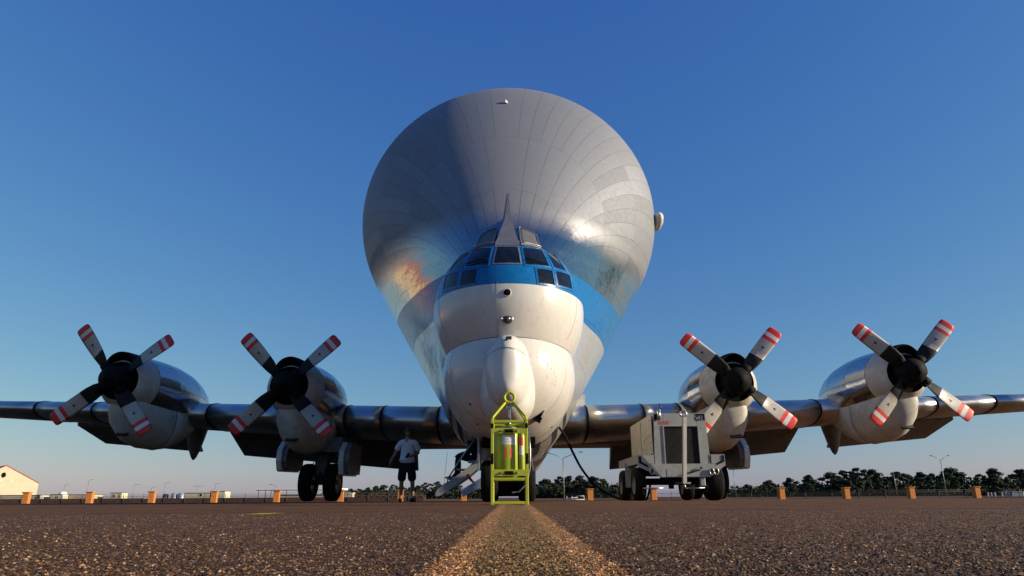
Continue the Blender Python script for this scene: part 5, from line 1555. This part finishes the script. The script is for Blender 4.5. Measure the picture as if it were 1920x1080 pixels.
# ------------------------------------------------------------------ people
def head(parent, c, yaw, pitch, hair=True):
    """head with brow, nose, chin, ears and hair; faces -Y"""
    b = MB()
    rings = []
    N, Mm = 20, 14
    for i in range(Mm + 1):
        t = PI * i / Mm
        z = 0.122 * math.cos(t)
        r = math.sin(t)
        ring = []
        for k in range(N):
            q = 2 * PI * k / N
            x, y = 0.076 * r * math.cos(q), 0.096 * r * math.sin(q)
            if z < 0:                                   # jaw narrows and comes forward
                x *= 1 - 0.28 * (-z / 0.122) ** 1.5; y = y * (1 - 0.12 * (-z / 0.122)) - 0.012 * (-z / 0.122)
            f = max(0.0, -math.sin(q)) ** 6 * r
            if -0.045 < z < 0.012: y -= 0.022 * f * (1 - abs(z + 0.022) / 0.034) * (1 if abs(math.cos(q)) < 0.35 else 0)
            if 0.012 < z < 0.04: y -= 0.004 * f
            ring.append((x, y, z))
        rings.append(ring)
    b.rings(rings, 0)
    for s in (-1, 1):
        b.lathe([(0.004, -0.012), (0.02, -0.008), (0.026, 0.0), (0.018, 0.008), (0.004, 0.01)], (s * 0.078, 0.008, -0.005), 'x', 8, 0, 0.6, 1.2)
        b.box((s * 0.03, -0.087, 0.012), (0.026, 0.012, 0.010), 1)
    b.box((0, -0.094, -0.062), (0.042, 0.010, 0.008), 2)
    h = b.build('head', [MT['skin_tone'], MT['deep'], MT['brick']], parent)
    hb = MB()
    rings = []
    for i in range(9):
        t = PI * 0.56 * i / 8
        ring = []
        for k in range(N):
            q = 2 * PI * k / N
            front = max(0.0, -math.sin(q))
            tt = t * (1 - 0.30 * front)
            ring.append((0.084 * math.sin(tt) * math.cos(q), 0.104 * math.sin(tt) * math.sin(q) + 0.004, 0.132 * math.cos(tt)))
        rings.append(ring)
    hb.rings(rings, 0)
    hb.build('hair', MT['hair'], h)
    h.location = c; h.rotation_euler = (pitch, 0, yaw)
    return h

def hand_chain(pts, edges, radii, wrist_i, wrist, d, palm_n, s=1.0, curl=0.5):
    """palm and five bent fingers rooted at the wrist vertex"""
    d = Vector(d).normalized(); nrm = Vector(palm_n).normalized(); side = d.cross(nrm).normalized()
    w = Vector(wrist)
    pc = w + d * 0.075 * s
    pts.append(tuple(pc)); pi = len(pts) - 1; edges.append((wrist_i, pi)); radii.append((0.034 * s, 0.018 * s))
    for k, (off, ln) in enumerate(((-0.028, 0.068), (-0.010, 0.078), (0.010, 0.074), (0.027, 0.058))):
        a = pc + d * 0.012 * s + side * off * s
        b2 = a + (d * math.cos(curl * .5) + nrm * math.sin(curl * .5)) * ln * 0.5 * s
        c2 = b2 + (d * math.cos(curl * 1.4) + nrm * math.sin(curl * 1.4)) * ln * 0.5 * s
        i0 = len(pts); pts += [tuple(a), tuple(b2), tuple(c2)]
        edges += [(pi, i0), (i0, i0 + 1), (i0 + 1, i0 + 2)]; radii += [0.009 * s, 0.0085 * s, 0.007 * s]
    a = w + d * 0.03 * s - side * 0.03 * s; b2 = a + (d * 0.7 - side * 0.6 + nrm * 0.25).normalized() * 0.035 * s; c2 = b2 + (d + nrm * 0.4).normalized() * 0.028 * s
    i0 = len(pts); pts += [tuple(a), tuple(b2), tuple(c2)]
    edges += [(wrist_i, i0), (i0, i0 + 1), (i0 + 1, i0 + 2)]; radii += [0.012 * s, 0.010 * s, 0.008 * s]

# standing person: white T-shirt, black shorts, facing the camera, looking down at something dark in the left hand
p1 = empty('person', (-2.66, 17.7, 0.0), 0.0, 'person standing in a white T-shirt and black shorts, looking down, beneath the left wing', 'person')
pts = [(0, 0, 0.96), (0, 0.01, 1.12), (0, 0.0, 1.32), (0, 0.0, 1.46), (0, -0.015, 1.55), (0, -0.03, 1.60),
       (-0.10, 0, 0.90), (-0.125, -0.01, 0.50), (-0.135, 0.03, 0.10), (-0.145, -0.07, 0.045),
       (0.10, 0, 0.90), (0.145, -0.01, 0.50), (0.165, 0.03, 0.10), (0.19, -0.07, 0.045),
       (-0.18, 0.0, 1.43), (-0.30, 0.04, 1.20), (-0.40, -0.06, 1.00),
       (0.18, 0.0, 1.43), (0.27, 0.05, 1.17), (0.13, -0.18, 1.10)]
edges = [(0, 1), (1, 2), (2, 3), (3, 4), (4, 5), (0, 6), (6, 7), (7, 8), (8, 9), (0, 10), (10, 11), (11, 12), (12, 13),
         (3, 14), (14, 15), (15, 16), (3, 17), (17, 18), (18, 19)]
radii = [(0.15, 0.11), (0.155, 0.115), (0.165, 0.11), (0.11, 0.075), 0.06, 0.055,
         0.095, 0.062, 0.042, (0.04, 0.035), 0.095, 0.062, 0.042, (0.04, 0.035),
         0.062, 0.047, 0.033, 0.062, 0.047, 0.033]
hand_chain(pts, edges, radii, 16, pts[16], (-0.25, -0.25, -1.0), (1, -0.2, 0), 1.0, 0.4)
hand_chain(pts, edges, radii, 19, pts[19], (-0.7, -0.5, -0.25), (0, 0.2, 1), 1.0, 0.9)
skin_obj('body', pts, edges, radii, MT['skin_tone'], p1, 2, 0)
head(p1, (0, -0.055, 1.685), 0.15, 0.38)
# clothes: shirt, shorts, shoes follow the body a little larger
skin_obj('tshirt', [(0, 0, 0.87), (0, 0.01, 1.0), (0, 0.01, 1.15), (0, 0, 1.32), (0, 0, 1.45), (0, -0.01, 1.50), (-0.18, 0, 1.435), (-0.255, 0.02, 1.30), (-0.285, 0.035, 1.235), (0.18, 0, 1.435), (0.245, 0.03, 1.28), (0.265, 0.045, 1.21)],
         [(0, 1), (1, 2), (2, 3), (3, 4), (4, 5), (4, 6), (6, 7), (7, 8), (4, 9), (9, 10), (10, 11)],
         [(0.195, 0.15), (0.195, 0.15), (0.19, 0.145), (0.185, 0.13), (0.125, 0.095), (0.085, 0.075), 0.085, 0.085, 0.082, 0.085, 0.085, 0.082], MT['tshirt'], p1, 2, 2)
skin_obj('shorts', [(0, 0, 0.99), (0, 0, 0.88), (-0.105, 0, 0.80), (-0.12, 0, 0.62), (-0.125, 0, 0.47), (0.105, 0, 0.80), (0.13, 0, 0.62), (0.142, 0, 0.47)],
         [(0, 1), (1, 2), (2, 3), (3, 4), (1, 5), (5, 6), (6, 7)],
         [(0.185, 0.145), (0.19, 0.15), 0.125, 0.118, 0.118, 0.125, 0.118, 0.118], MT['shorts'], p1, 2, 1)
for x, yw in ((-0.145, 0.1), (0.185, -0.25)):
    s_ = MB()
    s_.rings([[(0.048 * w * math.cos(q), y, max(0.0, 0.045 + h * math.sin(q) * 0.05)) for q in [2 * PI * k / 14 for k in range(14)]] for y, w, h in ((-0.20, 0.5, 0.5), (-0.18, 0.85, 0.8), (-0.10, 1.05, 0.95), (0.0, 0.95, 1.35), (0.06, 0.9, 1.3), (0.085, 0.6, 0.9))], 0, True, True, True)
    o = s_.build('shoe', MT['shoe'], p1); o.location = (x, 0.02, 0); o.rotation_euler = (0, 0, yw)
ph = MB().box((0, 0, 0), (0.075, 0.015, 0.15), bev=0.005).build('phone', MT['black'])
ph.location = (-2.66 + 0.045, 17.7 - 0.25, 1.10); ph.rotation_euler = (R_(-35), R_(20), 0)
tag(ph, 'small dark handheld device in the hand of the standing person', 'phone')

# seated person on the airstair, dark clothes, facing left
p2 = empty('person', (-0.84, 16.86, 0.92), 0.0, 'person in dark clothes sitting on the airstair under the nose, knees to the left', 'person')
pts = [(0, 0, 0.06), (-0.06, 0, 0.22), (-0.13, 0, 0.38), (-0.19, 0, 0.48), (-0.22, 0, 0.53), (-0.25, 0, 0.57),
       (-0.08, -0.11, 0.06), (-0.48, -0.13, 0.10), (-0.50, -0.13, -0.28), (-0.60, -0.14, -0.37),
       (-0.08, 0.11, 0.06), (-0.47, 0.13, 0.10), (-0.46, 0.13, -0.28), (-0.56, 0.14, -0.37),
       (-0.18, -0.18, 0.43), (-0.22, -0.24, 0.20), (-0.42, -0.15, 0.17), (-0.18, 0.18, 0.43), (-0.22, 0.24, 0.20), (-0.42, 0.12, 0.17)]
edges = [(0, 1), (1, 2), (2, 3), (3, 4), (4, 5), (0, 6), (6, 7), (7, 8), (8, 9), (0, 10), (10, 11), (11, 12), (12, 13), (3, 14), (14, 15), (15, 16), (3, 17), (17, 18), (18, 19)]
radii = [(0.15, 0.13), (0.15, 0.12), (0.16, 0.12), (0.10, 0.08), 0.055, 0.052, 0.095, 0.068, 0.05, 0.03, 0.095, 0.068, 0.05, 0.03, 0.065, 0.05, 0.035, 0.065, 0.05, 0.035]
nb0 = len(pts)
hand_chain(pts, edges, radii, 16, pts[16], (-0.8, 0.5, -0.3), (0, 0, -1), 1.0, 0.5)
hand_chain(pts, edges, radii, 19, pts[19], (-0.8, -0.5, -0.3), (0, 0, -1), 1.0, 0.5)
skin_obj('body', pts, edges, radii, MT['navy'], p2, 2, 0)
head(p2, (-0.285, 0, 0.655), -PI / 2, 0.1)
for dx, yy in ((-0.53, -0.13), (-0.49, 0.13)):
    s_ = MB()
    s_.rings([[(0.05 * w * math.cos(q), y, max(0.0, 0.045 + h * math.sin(q) * 0.05)) for q in [2 * PI * k / 14 for k in range(14)]] for y, w, h in ((-0.20, 0.5, 0.5), (-0.18, 0.85, 0.8), (-0.10, 1.05, 0.95), (0.0, 0.95, 1.35), (0.06, 0.9, 1.3), (0.085, 0.6, 0.9))], 0, True, True, True)
    o = s_.build('shoe', MT['shoe'], p2); o.location = (dx, yy, -0.43); o.rotation_euler = (0, 0, -PI / 2)
